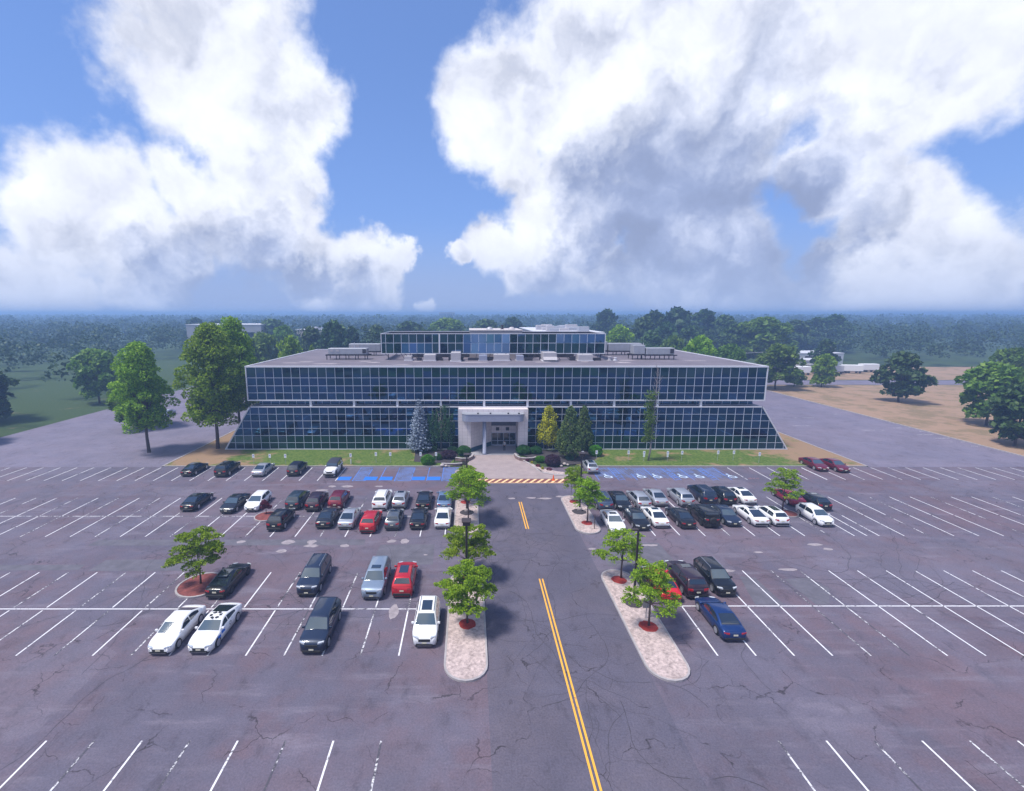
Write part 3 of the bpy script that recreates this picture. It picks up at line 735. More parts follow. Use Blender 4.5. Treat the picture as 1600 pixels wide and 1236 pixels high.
# rooftop plant: things that stand on the roof
def hvac(x0, x1, y, z, h, label, depth=2.0, louver=True, vents=0, grp='air handling units on the roof'):
    t = empty('rooftop_unit', ((x0+x1)/2, y, 14.9)); tag(t, label, 'rooftop unit', grp)
    a, c = x0-t.location.x, x1-t.location.x; z -= 14.9
    b = MB(); b.bbox(a, c, 0, depth, z, z+h, .05)
    k = a+1.1
    while k < c-.3: b.box(k, k+.04, -.03, .0, z+.08, z+h-.1); k += 1.15
    b.build('housing', M['hvac'], t)
    if louver:
        b = MB(); b.box(c-.85, c-.15, -.05, -.031, z+.2, z+h-.15); b.build('louver', M['steel_dark'], t)
    for i in range(vents):
        b = MB(); b.box(a+.5+i*1.1, a+1.1+i*1.1, -.05, -.031, z+h*.45, z+h*.8); b.build('access_panel', M['hvac_pale'], t)
    b = MB()
    b.box(a-.5, c+.5, -.25, -.1, z-.28, z-.05); b.box(a-.5, c+.5, depth+.1, depth+.25, z-.28, z-.05)
    k = a-.3
    while k < c+.4:
        b.box(k, k+.14, -.24, -.12, 0, z-.28); b.box(k, k+.14, depth+.1, depth+.22, 0, z-.28); b.box(k, k+.12, -.1, depth+.1, z-.2, z-.03); k += 1.9
    b.build('support_frame', M['steel_dark'], t)
    return t
hvac(-28.1, -20.4, 94.4, 15.98, 1.15, 'long grey air unit with two pale panels on the left of the roof', vents=2)
hvac(-26.2, -19.4, 103.5, 15.9, 1.55, 'paler air unit standing behind the long left roof unit', louver=False, vents=2)
hvac(35.3, 40.9, 94.4, 15.95, 1.25, 'grey air unit with dark end louver on the right of the roof')
hvac(32.8, 35.1, 94.6, 16.0, 1.75, 'short tall box unit beside the louvered right roof unit', louver=False)
hvac(30.7, 38.0, 104.5, 15.9, 1.6, 'long air unit rearmost on the right side of the roof', louver=False)
hvac(28.2, 30.4, 104.5, 16.0, 1.9, 'tall narrow unit at the rear, just right of the glass penthouse', louver=False)
def duct(x0, x1, y0, y1, z1, m, label, hood=False):
    t = empty('roof_duct', ((x0+x1)/2, y0, 14.9)); tag(t, label, 'duct', 'ducts and boxes under the penthouse')
    w_ = (x1-x0)/2
    b = MB(); b.bbox(-w_, w_, 0, y1-y0, .12, z1-14.9, .05); b.build('casing', m, t)
    b = MB(); b.box(-w_-.12, w_+.12, -.12, y1-y0+.12, 0, .12); b.build('curb_base', M['hvac_pale'] if m is not M['hvac_pale'] else M['coping'], t)
    if hood:
        b = MB(); b.add([(-w_,-.02,.9),(w_,-.02,.9),(w_,-.7,.35),(-w_,-.7,.35),(-w_,-.02,.35),(w_,-.02,.35)], [(0,1,2,3),(3,2,5,4),(0,3,4),(1,5,2)]); b.build('hood', m, t)
D_ = 91.6
duct(-8.8, -6.5, D_, 94.5, 16.1, M['hvac_pale'], 'pale box duct under the penthouse, left of the taller white cabinet')
duct(-3.5, -1.6, D_-1.2, 94.5, 16.6, M['hvac_pale'], 'taller white duct cabinet poking above the penthouse lower edge, left half')
duct(1.9, 3.5, D_, 94.5, 16.0, M['canopy'], 'blue-grey vent box left of the wide white duct')
duct(4.8, 7.9, D_+.5, 94.5, 16.1, M['hvac_pale'], 'wide low white duct in the middle under the penthouse')
duct(9.2, 10.6, D_, 94.5, 15.95, M['canopy'], 'blue-grey vent box right of the wide white duct')
duct(14.2, 16.8, D_-1.0, 94.5, 16.6, M['hvac_pale'], 'white hooded duct under the right half of the penthouse', hood=True)
duct(21.2, 24.0, D_, 94.5, 16.1, M['hvac_pale'], 'pale box duct under the right end of the penthouse')
duct(-12.6, -11.2, D_+.7, 94.5, 15.8, M['hvac_pale'], 'small pale duct under the left end of the penthouse')
def pipe(x, y, z1, r, m, label, base=14.9):
    b = MB(); b.lathe([(r*1.8,0),(r*1.8,.12),(r,.14),(r,z1-base-.15),(r*1.25,z1-base-.14),(r*1.25,z1-base)], 12)
    o = b.build('roof_vent', m, None); o.location = (x, y, base); tag(o, label, 'vent', 'vents on the roof')
pipe(7.0, 101, 21.6, .22, M['steel_dark'], 'black stack on the flat roof of the stair core', 20.7)
for x, l in ((4.3, 'domed fan left of the black stack on the stair core'), (8.9, 'low white dome right of the black stack on the stair core')):
    b = MB(); b.lathe([(.75,0),(.75,.12),(.6,.16),(.55,.34),(.3,.5),(.05,.52)], 14); o = b.build('roof_fan', M['hvac_pale'] if x > 5 else M['hvac'], None, True); o.location = (x, 100, 20.7); tag(o, l, 'roof fan')
pipe(-24.5, 101.5, 17.9, .05, M['coping'], 'thin pale mast behind the left roof units')
pipe(37.2, 101.5, 17.8, .05, M['coping'], 'thin pale mast behind the right roof units')
pipe(27.4, 92.2, 15.7, .3, M['hvac_pale'], 'squat white vent right of the penthouse')
pipe(28.6, 92.6, 15.5, .25, M['coping'], 'lower white vent right of the penthouse')
# ------------------------------------------------------------------ vehicles (forward = +Y)
def interp(x, pts):
    if x <= pts[0][0]: return pts[0][1]
    for (a, u), (b_, v) in zip(pts, pts[1:]):
        if x <= b_: return u+(v-u)*(x-a)/(b_-a)
    return pts[-1][1]
M['tyre'] = mat('tyre_rubber', (.018,.018,.02), .8)
M['rim'] = mat('alloy_rim', (.55,.56,.6), .35, .7)
M['rim_dark'] = mat('dark_rim', (.05,.05,.055), .4, .5)
M['carglass'] = mat('car_glass', (.015,.022,.032), .04, spec=1.0, coat=1.0)
M['screen'] = mat('windscreen_glass', (.05,.075,.095), .04, spec=1.0, coat=1.0)
M['trimblack'] = mat('black_trim', (.02,.02,.022), .55)
M['headlight'] = mat('headlight_lens', (.65,.68,.72), .12, .3, coat=1)
M['taillight'] = mat('taillight_lens', (.45,.012,.02), .2, coat=1)
M['plate'] = mat('licence_plate', (.70,.66,.50), .5)
M['chrome'] = mat('chrome_rail', (.6,.6,.64), .25, .8)
M['softtop'] = mat('soft_top', (.03,.035,.055), .85)
def car_paint(name, c, metal=.25, rough=.3): 
    return mat(name, c, rough+.08, metal, .35, .75)
PAINT = dict(
 black=car_paint('paint_black', (.010,.011,.014)), nearblack=car_paint('paint_near_black', (.016,.018,.026)), navy=car_paint('paint_navy', (.018,.028,.058)),
 slate=car_paint('paint_slate', (.075,.11,.18), .4), teal=car_paint('paint_dark_teal', (.030,.050,.068), .4), plum=car_paint('paint_plum', (.040,.020,.032), .4),
 burgundy=car_paint('paint_burgundy', (.16,.012,.028), .35), red=car_paint('paint_red', (.50,.012,.022), .25), brightred=car_paint('paint_bright_red', (.62,.014,.02), .1),
 crimson=car_paint('paint_crimson', (.30,.018,.045), .3), silver=car_paint('paint_silver', (.46,.48,.53), .55, .35), lightblue=car_paint('paint_pale_blue', (.16,.24,.38), .4),
 bluegrey=car_paint('paint_blue_grey', (.25,.31,.40), .4), white=car_paint('paint_white', (.78,.78,.80), 0, .3), blue=car_paint('paint_blue', (.008,.036,.15), .4), grey=car_paint('paint_grey', (.13,.145,.17), .5),
 deepred=car_paint('paint_deep_red', (.24,.012,.02), .3), cream=car_paint('paint_cream', (.70,.70,.66), 0, .35))
KIND = {
 # L, W, H, belt, wheel r, axle from ends (front, rear), greenhouse y: D(rear base) C(roof rear) B(roof front) A(cowl), hood z front/rear, tail z
 'sedan': dict(L=4.85, W=1.86, H=1.45, belt=.96, r=.34, af=.95, ar=1.05, D=-1.85, C=-.85, B=.45, A=1.25, hood=(.72,.95), tail=(.90,1.00)),
 'fastback': dict(L=4.95, W=1.90, H=1.43, belt=.98, r=.36, af=.95, ar=1.05, D=-2.05, C=-.55, B=.35, A=1.15, hood=(.74,.97), tail=(.96,1.03)),
 'wagon': dict(L=4.75, W=1.86, H=1.48, belt=.97, r=.35, af=.95, ar=.95, D=-2.20, C=-1.55, B=.40, A=1.25, hood=(.74,.97), tail=(.95,.99)),
 'suv': dict(L=4.65, W=1.88, H=1.68, belt=1.08, r=.37, af=.92, ar=.92, D=-2.22, C=-1.72, B=.45, A=1.25, hood=(.92,1.10), tail=(1.02,1.09)),
 'bigsuv': dict(L=4.95, W=1.97, H=1.78, belt=1.14, r=.39, af=.95, ar=1.0, D=-2.40, C=-1.98, B=.55, A=1.3, hood=(1.0,1.16), tail=(1.08,1.15)),
 'hatch': dict(L=4.35, W=1.82, H=1.56, belt=1.02, r=.34, af=.88, ar=.82, D=-2.06, C=-1.50, B=.45, A=1.25, hood=(.84,1.03), tail=(.98,1.03)),
 'jeep': dict(L=4.60, W=1.86, H=1.86, belt=1.22, r=.42, af=.70, ar=.90, D=-2.14, C=-2.02, B=.55, A=.78, hood=(1.10,1.22), tail=(1.2,1.22)),
}
def car_body(k):
    L, W = k['L'], k['W']; y0, y1 = -L/2, L/2; yf, yr = y1-k['af'], y0+k['ar']; RA = k['r']+.07
    box = k is KIND['jeep']
    ys = {y0, y0+.05, y0+.15, y0+.35, y0+.6, y1-.6, y1-.35, y1-.15, y1-.05, y1, k['D'], k['A'], 0, (k['D']+k['A'])/2, k['A']+.4}
    for c in (yf, yr):
        for d in (-1, -.92, -.7, -.35, 0, .35, .7, .92, 1): ys.add(c+d*RA)
    ys = sorted(ys)
    plan = [(y0,.80),(y0+.06,.88),(y0+.2,.95),(y0+.6,.99),(y0+1.2,1),(y1-1.3,1),(y1-.6,.97),(y1-.22,.90),(y1-.07,.80),(y1,.66)] if not box else [(y0,.93),(y0+.1,.96),(y1-1.6,.96),(y1-.9,.93),(y1-.1,.90),(y1,.88)]
    top = [(y0,k['tail'][0]-.30),(y0+.04,k['tail'][0]-.08),(y0+.14,k['tail'][0]),(k['D'],k['tail'][1]),(k['A'],k['hood'][1]),(y1-.35,k['hood'][0]+.04),(y1-.12,k['hood'][0]-.06),(y1-.03,k['hood'][0]-.18),(y1,k['hood'][0]-.30)]
    V, Fc = [], []
    for y in ys:
        w = W/2*interp(y, plan); zt = interp(y, top); zs = .24
        if y < y0+.1 or y > y1-.1: zs = .34
        for c in (yf, yr):
            if abs(y-c) < RA-1e-6: zs = max(zs, k['r']+math.sqrt(RA*RA-(y-c)**2)*.98)
        zm = max(zs+.03, (zs+zt)*.5) if zs < .3 else max(zs+.03, .62)
        hip = min(zt-.02, max(zm+.03, k['belt']-.10))
        half = [(0,.22),(w*.80,.22),(w*.985,zs),(w,zm),(w*.985,hip),(w*.90,zt-.015),(w*.5,zt+.015),(0,zt+.03)]
        ring = [(x,z) for x,z in half]+[(-x,z) for x,z in reversed(half[1:-1])]
        V += [(x,y,z) for x,z in ring]
    n = 14
    for i in range(len(ys)-1):
        for j in range(n): Fc.append((i*n+j, i*n+(j+1)%n, (i+1)*n+(j+1)%n, (i+1)*n+j))
    Fc.append(tuple(range(n-1,-1,-1))); Fc.append(tuple((len(ys)-1)*n+j for j in range(n)))
    Fc = [tuple(reversed(f)) for f in Fc]
    return V, Fc
def gh_z(k, y):
    H = k['H']; bz = k['belt']
    mid = (k['C']+k['B'])/2
    return interp(y, [(k['D'], k['tail'][1]-.02),(k['D']+.25*(k['C']-k['D']), k['tail'][1]+.30*(H-.05-k['tail'][1])),(k['C'],H-.05),(k['C']+.25,H-.015),(mid,H),(k['B']-.2,H-.02),(k['B'],H-.07),(k['A'],k['hood'][1]-.02)])
def gh_w(k, z):
    t = (z-k['belt'])/(k['H']-k['belt']); wt = .70 if k is not KIND['jeep'] else .86
    return k['W']/2*(.925+(wt-.925)*max(0, t))
def greenhouse(k):
    ys = [k['D'], k['D']+.3*(k['C']-k['D']), k['D']+.7*(k['C']-k['D']), k['C'], k['C']+.25, (k['C']+k['B'])/2, k['B']-.2, k['B'], k['B']+.4*(k['A']-k['B']), k['B']+.75*(k['A']-k['B']), k['A']]
    V, Fc = [], []; n = 6
    for y in ys:
        z = gh_z(k, y); zb = k['belt']-.08; zz = max(z, zb+.03)
        wb = gh_w(k, k['belt']); w1 = gh_w(k, zz-.05); w2 = w1-.10
        V += [(wb,y,zb),(w1,y,max(zb+.01,zz-.05)),(w2,y,zz+.0),(-w2,y,zz),(-w1,y,max(zb+.01,zz-.05)),(-wb,y,zb)]
    for i in range(len(ys)-1):
        for j in range(n-1): Fc.append((i*n+j, (i+1)*n+j, (i+1)*n+j+1, i*n+j+1)[::-1])
    Fc = [f[::-1] for f in Fc]
    return V, Fc
def strip(k, ya, yb, inset, n=6, up=.012):
    """glass over the sloping windscreen or rear screen"""
    b = MB(); V = []
    for i in range(n+1):
        y = ya+(yb-ya)*i/n; z = gh_z(k, y)+up; w = gh_w(k, z-.05)-.10-inset
        V += [(-w,y,z),(0,y,z+.012),(w,y,z)]
    Fc = []
    for i in range(n):
        for j in range(2): Fc.append((i*3+j, i*3+j+1, (i+1)*3+j+1, (i+1)*3+j) if yb > ya else (i*3+j, (i+1)*3+j, (i+1)*3+j+1, i*3+j+1))
    b.add(V, Fc); return b
def side_glass(k, s, ya, yb, n=6):
    b = MB(); V = []
    for i in range(n+1):
        y = ya+(yb-ya)*i/n; z1 = gh_z(k, y)-.085; z0 = k['belt']+.03; z1 = max(z1, z0+.02)
        V += [(s*(gh_w(k, z0)+.014), y, z0), (s*(gh_w(k, z1)+.014), y, z1)]
    Fc = [(2*i, 2*i+2, 2*i+3, 2*i+1) if s > 0 else (2*i, 2*i+1, 2*i+3, 2*i+2) for i in range(n)]
    b.add(V, Fc); return b
_wheel = {}
def wheel_mesh(r, dark):
    key = (r, dark)
    if key not in _wheel:
        b = MB(); b.lathe([(r*.55,-.11),(r*.93,-.11),(r,-.07),(r,.07),(r*.93,.11),(r*.55,.11)], 20, 'X'); ty = mesh_of('wheel', b.V, b.F, M['tyre'], True)
        b = MB()
        b.lathe([(r*.62,-.118),(r*.70,-.118),(r*.70,.118),(r*.62,.118)], 20, 'X')
        b2 = MB(); b2.lathe([(r*.14,-.122),(r*.14,.122)], 10, 'X')
        for a in range(5):
            t = 2*math.pi*a/5
            for sx in (-.119, .119):
                c, s_ = math.cos(t), math.sin(t); p, q_ = -s_, c
                V = [(sx, c*.1*r+p*.07*r, s_*.1*r+q_*.07*r),(sx, c*.64*r+p*.10*r, s_*.64*r+q_*.10*r),(sx, c*.64*r-p*.10*r, s_*.64*r-q_*.10*r),(sx, c*.1*r-p*.07*r, s_*.1*r-q_*.07*r)]
                b.add(V, [(0,1,2,3)])
        b.add(b2.V, b2.F)
        _wheel[key] = (ty, mesh_of('rim', b.V, b.F, M['rim_dark'] if dark else M['rim'], False))
    return _wheel[key]
def make_car(kind, dark_rims=False, sunroof=0, rails=False):
    k = KIND[kind]; L, W = k['L'], k['W']; y0, y1 = -L/2, L/2
    t = empty('parked_car', (0,0,0))
    def part(b, name, m, p=t, smooth=False): return b.build(name, m, p, smooth)
    V, Fc = car_body(k); b = MB(); b.add(V, Fc); body = part(b, 'body', PAINT['grey'], t, True)
    V, Fc = greenhouse(k); b = MB(); b.add(V, Fc); roof = part(b, 'cabin', PAINT['grey'], t, True)
    body.material_slots[0].link = 'OBJECT'; roof.material_slots[0].link = 'OBJECT'
    part(strip(k, k['B']+.04, k['A']-.06, .0), 'windscreen', M['screen'], t, True)
    part(strip(k, k['C']-.05, k['D']+(.10 if k['C']-k['D'] > .7 else .12)*1.0, .03), 'rear_screen', M['carglass'], t, True)
    yb = (k['C']+k['B'])/2
    for s in (-1, 1):
        part(side_glass(k, s, yb+.05, k['B']+.72*(k['A']-k['B'])), 'side_window', M['carglass'])
        part(side_glass(k, s, k['C']-.45*(k['C']-k['D']) if kind in ('sedan','fastback') else k['C']-.05, yb-.05), 'side_window', M['carglass'])
        b = MB(); xm = W/2*.93; b.bbox(min(s*xm, s*(xm+.2)), max(s*xm, s*(xm+.2)), k['A']-.35, k['A']-.22, k['belt']+.0, k['belt']+.15, .03)
        mi = part(b, 'mirror', PAINT['grey']); mi.material_slots[0].link = 'OBJECT'
        for yw in (y1-k['af'], y0+k['ar']):
            ty, rm = wheel_mesh(k['r'], dark_rims)
            o = bpy.data.objects.new('wheel', ty); COL.objects.link(o); o.parent = t; o.location = (s*(W/2-.11), yw, k['r'])
            o2 = bpy.data.objects.new('rim', rm); COL.objects.link(o2); o2.parent = o
        zf = k['hood'][0]-.14; b = MB(); hx = W/2*.50
        xa, xb = W/2*.48, W/2*.875
        def lamp(y_in, y_out, z, h, m, name, sg):
            b = MB(); a, c = (s*xa, s*xb)
            b.add([(a,y_in,z),(c,y_out,z+.03),(c,y_out,z+h),(a,y_in,z+h*.8),(a,y_in-sg*.15,z),(c*1.03,y_out-sg*.30,z+.03),(c*1.03,y_out-sg*.30,z+h),(a,y_in-sg*.15,z+h*.9)],
                  [(0,1,2,3),(1,5,6,2),(3,2,6,7),(4,0,3,7),(0,4,5,1)])
            part(b, name, m)
        lamp(y1+.005, y1-.16, zf, .13, M['headlight'], 'headlight', 1)
        zt = k['tail'][0]-.22
        if kind in ('suv', 'bigsuv', 'hatch', 'wagon'): lamp(y0-.02, y0+.05, zt-.02, .22, M['taillight'], 'taillight', -1)
        else: lamp(y0-.02, y0+.05, zt, .15, M['taillight'], 'taillight', -1)
        if rails:
            b = MB(); x_ = gh_w(k, k['H']-.05)-.12
            b.tube([(s*x_,k['C']+.1,k['H']-.02),(s*x_,k['C']+.25,k['H']+.05),(s*x_,k['B']-.3,k['H']+.05),(s*x_,k['B']-.12,k['H']-.02)], .022, 6); part(b, 'roof_rail', M['chrome'])
    b = MB(); b.bbox(-W/2*.46, W/2*.46, y1-.04, y1+.012, k['hood'][0]-.36, k['hood'][0]-.17, .02); part(b, 'grille', M['trimblack'])
    b = MB(); b.bbox(-W/2*.66, W/2*.66, y1-.06, y1+.02, .26, .40, .02); part(b, 'front_bumper', M['trimblack']); b = MB(); b.bbox(-W/2*.80, W/2*.80, y0-.02, y0+.06, .28, .42 if kind == 'sedan' else .50, .02); part(b, 'rear_bumper', M['trimblack'])
    b = MB(); b.box(-.17, .17, y0-.035, y0-.026, .58 if kind == 'sedan' else .68, .71 if kind == 'sedan' else .81); b.box(-.17, .17, y1+.022, y1+.032, .42, .54); part(b, 'licence_plate', M['plate'])
    if sunroof:
        a = (k['B']-.25, k['B']-.25-(.55 if sunroof == 1 else 1.25)); b = MB(); w = W/2*.42
        b.bbox(-w, w, a[1], a[0], k['H']-.05, k['H']+.018, .015); part(b, 'glass_roof', M['carglass'])
    if kind == 'jeep':
        o = bpy.data.objects.new('spare_wheel', wheel_mesh(.40, True)[0]); COL.objects.link(o); o.parent = t; o.location = (0, y0-.13, 1.0); o.rotation_euler = (0,0,math.pi/2)
        for s in (-1, 1):
            b = MB()
            for (ya, yb2) in ((y1-1.25, y1-.1), (y0+.4, y0+1.45)): b.bbox(min(s*W/2*.93, s*W/2*1.06), max(s*W/2*.93, s*W/2*1.06), ya, yb2, .84, .93, .03)
            part(b, 'wheel_arch', M['trimblack'])
        b = MB(); b.bbox(-W/2*.95, W/2*.95, y1-.02, y1+.22, .48, .66, .03); part(b, 'steel_bumper', M['trimblack'])
    return t
_protos = {}
def place_car(px, py, kind, paint, facing, label, dark=False, sun=0, rails=False, roof=None, X=None, Y=None, grp='cars parked in the office car park', rot=0):
    key = (kind, dark, sun, rails)
    first = key not in _protos
    if first: _protos[key] = make_car(*key)
    t = _protos[key]
    if not first:
        c = t.copy(); COL.objects.link(c)
        for ch in t.children:
            d = ch.copy(); COL.objects.link(d); d.parent = c
            for g in ch.children:
                e = g.copy(); COL.objects.link(e); e.parent = d
        t = c
    if X is None:
        X, Y = G(px, py-1.2); 
    L = KIND[kind]['L']
    t.location = (X, Y+L/2, .004); t.rotation_euler = (0,0, (math.pi if facing == 'F' else 0)+R(rot))
    if kind == 'jeep': t['category'] = 'off-roader'
    else: t['category'] = 'car'
    t['label'] = label; t['group'] = grp
    for ch in t.children:
        n = ch.name.split('.')[0]
        if n in ('body', 'cabin', 'mirror'):
            ch.material_slots[0].link = 'OBJECT'
            ch.material_slots[0].material = PAINT[paint] if not (roof and n == 'cabin') else roof
    return t
q = random.Random(3)
def jit(): return q.uniform(-1.2, 1.2)
CARS = [
 (291,747,'sedan','black','R','black sedan on the lawn-side row, leftmost beside the dry grass',{}),
 (343.6,748,'bigsuv','black','R','large black wagon-like SUV nearest the bare dirt patch of the lawn',{}),
 (401.5,747.6,'sedan','silver','R','silver sedan alone in the lawn-side row beneath the first small signs',{}),
 (456.7,746.5,'suv','nearblack','R','black SUV in the lawn-side row, left of the white off-roader',{}),
 (514.5,748,'jeep','white','F','white off-roader with navy soft top beside the blue bays',dict(dark=True,roof=M['softtop'])),
 (927,743,'hatch','silver','R','small silver hatchback parked alone right of the entrance garden',dict(sun=2)),
 (1288,739,'sedan','burgundy','F','dark red sedan with silvery roof in the lawn-side row, far right',dict()),
 (1321,741,'sedan','burgundy','F','dark red sedan at the far right edge, behind the silvery-roofed one',{}),
 (292,802,'sedan','black','R','black sedan at the left edge, two bays from the charcoal sedan facing out',{}),
 (353.4,805.5,'sedan','nearblack','F','charcoal sedan facing the camera next to the white hatchback',{}),
 (390.8,802.4,'wagon','white','F','white hatchback facing the camera beside the plum shrub island',{}),
 (456,799.5,'suv','teal','R','dark teal-grey SUV, first of three SUVs side by side',{}),
 (487,802,'suv','plum','R','dark plum SUV between the teal one and the burgundy one',{}),
 (523,799,'suv','burgundy','R','burgundy SUV at the right of the three SUVs side by side',{}),
 (592.3,800.7,'bigsuv','white','R','large white SUV with dark rear glass, behind the bright red SUV',dict(rails=True)),
 (623,798.3,'hatch','silver','R','silver crossover just right of the large white SUV',dict(sun=1)),
 (660.5,799,'sedan','black','R','black sedan in the far row with pale rear glass, behind another black sedan',{}),
 (693,799,'sedan','lightblue','R','pale blue sedan half under the tree, behind the white sedan',{}),
 (428,833,'suv','black','R','black SUV standing right of the round plum shrub island',{}),
 (504,829,'sedan','nearblack','R','black sedan with pale rear window left of the silver sedan',{}),
 (539,830,'sedan','silver','R','silver sedan with red lights left of the bright red SUV',{}),
 (574,836.4,'suv','red','R','bright red SUV nosing in ahead of the silver sedan',{}),
 (612,831.6,'hatch','grey','R','small dark grey crossover right of the bright red SUV',{'sun':1}),
 (651.6,830.4,'sedan','black','R','black sedan between the grey crossover and the white sedan',{}),
 (690.8,829.2,'sedan','white','R','white sedan nearest the left island, below the pale blue one',{}),
 (337,939.5,'fastback','black','R','glossy black fastback beside the big red mulch island',dict(dark=True,sun=2)),
 (478,935.5,'bigsuv','navy','F','dark blue SUV with bright headlights facing the camera, alone',dict(rails=True)),
 (580.4,940.5,'bigsuv','bluegrey','F','blue-grey SUV facing the camera left of the red SUV',dict(sun=1)),
 (627.4,937,'suv','red','R','red SUV with glass roof beside the blue-grey SUV',dict(sun=2)),
 (947,801,'suv','slate','R','slate SUV with roof rails next to the right island',dict(rails=True)),
 (976.6,801,'sedan','black','F','black sedan facing the camera between the slate SUV and a silver wagon',{}),
 (1007,798,'wagon','silver','R','silver wagon second from the slate SUV in the far row',{}),
 (1034.4,794.5,'sedan','silver','R','silver sedan with red lights next to the silver wagon',{}),
 (1074.6,795,'suv','silver','R','silver SUV with tall red lights left of the navy SUV',{}),
 (1110,791.5,'bigsuv','navy','R','large navy SUV in the far row between silver and black cars',dict(rails=True)),
 (1140.4,792,'suv','black','R','black SUV in the far row left of the white sedan',dict(sun=1)),
 (1172,791.5,'sedan','white','R','white sedan at the end of the far row, left of the lone tree',dict(sun=1)),
 (1249.7,794.5,'sedan','crimson','R','crimson sedan behind the lone tree on the right',{}),
 (1290,801,'wagon','black','R','long black car right of the crimson sedan',dict(sun=1)),
 (967,837,'sedan','white','F','white sedan facing the camera beside the right island',dict(sun=1)),
 (1004.6,832,'sedan','black','F','black sedan facing the camera behind the bronze pole',{}),
 (1034.4,828,'sedan','white','R','white sedan with red lights between two black cars',dict(sun=1)),
 (1076.4,829.4,'sedan','black','R','black sedan left of the black off-roader',{}),
 (1113,827.5,'jeep','black','R','black off-roader with a spare wheel on its tailgate',dict(dark=True)),
 (1148.3,825.8,'sedan','navy','F','dark blue sedan facing the camera right of the black off-roader',{}),
 (1190.7,825.8,'fastback','white','R','white coupe-like car right of the dark blue sedan',dict(sun=1)),
 (1222.4,825.4,'hatch','white','R','white hatchback with dark rear glass, last before the empty bay',dict(sun=2)),
 (1293,826,'hatch','white','F','white hatchback facing the camera at the right edge',{}),
 (1049.3,945,'sedan','brightred','R','bright red sedan half hidden by the island tree',{}),
 (1089.8,939.5,'bigsuv','plum','R','dark plum SUV with blue-sheened roof beside the red sedan',dict(sun=1)),
 (1136.3,935.5,'suv','black','F','black crossover facing the camera with bright headlights',dict(rails=True)),
]
for (px, py, kd, pt, fc, lb, kw) in CARS: place_car(px, py, kd, pt, fc, lb, rot=jit(), **kw)
place_car(0,0,'sedan','white','F','white sedan at the near left edge, beside the marked white car',X=-22.0,Y=29.9)
em = place_car(0,0,'fastback','white','F','white car with a ring emblem on its roof and blue panels on its side',X=-19.2,Y=30.0)
place_car(0,0,'bigsuv','navy','F','dark blue van-like SUV nearest the camera on the left',X=-11.2,Y=30.0)
place_car(0,0,'suv','white','F','white SUV with large glass roof beside the left island',X=-3.25,Y=30.7,sun=2,rails=True)
place_car(0,0,'sedan','blue','R','deep blue sedan alone at the front right',X=19.6,Y=31.3)
# emblem ring on the roof and marks on the side of the marked car
k_ = KIND['fastback']; b = MB()
for i in range(6):
    a = R(60*i+12); c, s = math.cos(a), math.sin(a); p, o_ = -s, c
    b.poly([(c*.22-p*.13, s*.22-o_*.13-.1),(c*.42-p*.17, s*.42-o_*.17-.1),(c*.46+p*.12, s*.46+o_*.12-.1),(c*.25+p*.07, s*.25+o_*.07-.1)], k_['H']+.006+.0)
b.build('roof_emblem', M['trimblack'], em)
b = MB()
for (ya, yb, za, zb) in ((.55,1.05,.62,.92),(1.15,1.55,.55,.80)):
    b.add([(-k_['W']/2-.008,ya,za),(-k_['W']/2-.008,yb,za+.05),(-k_['W']/2-.006,yb,zb),(-k_['W']/2-.006,ya,zb-.04)], [(0,1,2,3)])
b.build('side_panel', M['blue_box'], em)
b = MB()
for i in range(6):
    a = R(60*i); b.add([(-k_['W']/2-.010, -.25+.16*math.cos(a+d)*r_, .70+.16*math.sin(a+d)*r_) for d, r_ in ((-.35,.6),(-.35,1),(.35,1),(.35,.6))], [(0,1,2,3)])
b.build('side_emblem', M['trimblack'], em)

# ------------------------------------------------------------------ vegetation
def quads(C, S, up=.5, flat=None, asp=1.6):
    """leaf clumps: one small face at each centre, random orientation"""
    n = len(C); d = NPR.normal(size=(n,3)); 
    if flat is not None: d[:,2] = np.abs(d[:,2])+flat
    d /= np.linalg.norm(d, axis=1)[:,None]
    r = NPR.normal(size=(n,3)); u = np.cross(d, r); u /= np.linalg.norm(u, axis=1)[:,None]; v = np.cross(d, u)
    s = (S*NPR.uniform(.6, 1.3, n))[:,None] if np.isscalar(S) else (S*NPR.uniform(.6, 1.3, n))[:,None]
    V = np.stack([C-u*s*.5*asp, C-v*s*.5, C+u*s*.5*asp, C+v*s*.5], 1).reshape(-1,3)
    return V
def quad_mesh(name, V, m):
    n = len(V)//4; me = bpy.data.meshes.new(name)
    me.vertices.add(n*4); me.vertices.foreach_set('co', V.astype(np.float32).ravel())
    me.loops.add(n*4); me.loops.foreach_set('vertex_index', np.arange(n*4, dtype=np.int32))
    me.polygons.add(n); me.polygons.foreach_set('loop_start', np.arange(0, n*4, 4, dtype=np.int32))
    me.materials.append(m); me.update(calc_edges=True); return me
def qobj(name, V, m, parent=None):
    o = bpy.data.objects.new(name, quad_mesh(name, V, m)); COL.objects.link(o)
    if parent: o.parent = parent
    return o
def shell_pts(n, c, r, inner=.55):
    d = NPR.normal(size=(n,3)); d /= np.linalg.norm(d, axis=1)[:,None]
    rad = NPR.uniform(inner**2, 1, n)**.5
    return np.array(c)+d*rad[:,None]*np.array(r)
L_locust = leaf_mat('locust_leaves', (.065,.140,.008), (.23,.38,.016), (.50,.64,.045), .45)
L_broad = leaf_mat('broad_leaves', (.040,.095,.014), (.11,.21,.024), (.26,.38,.05), .35)
L_bright = leaf_mat('bright_leaves', (.050,.115,.012), (.20,.36,.022), (.48,.64,.05), .45)
L_dark = leaf_mat('dark_leaves', (.016,.045,.014), (.038,.088,.022), (.080,.150,.035), .2)
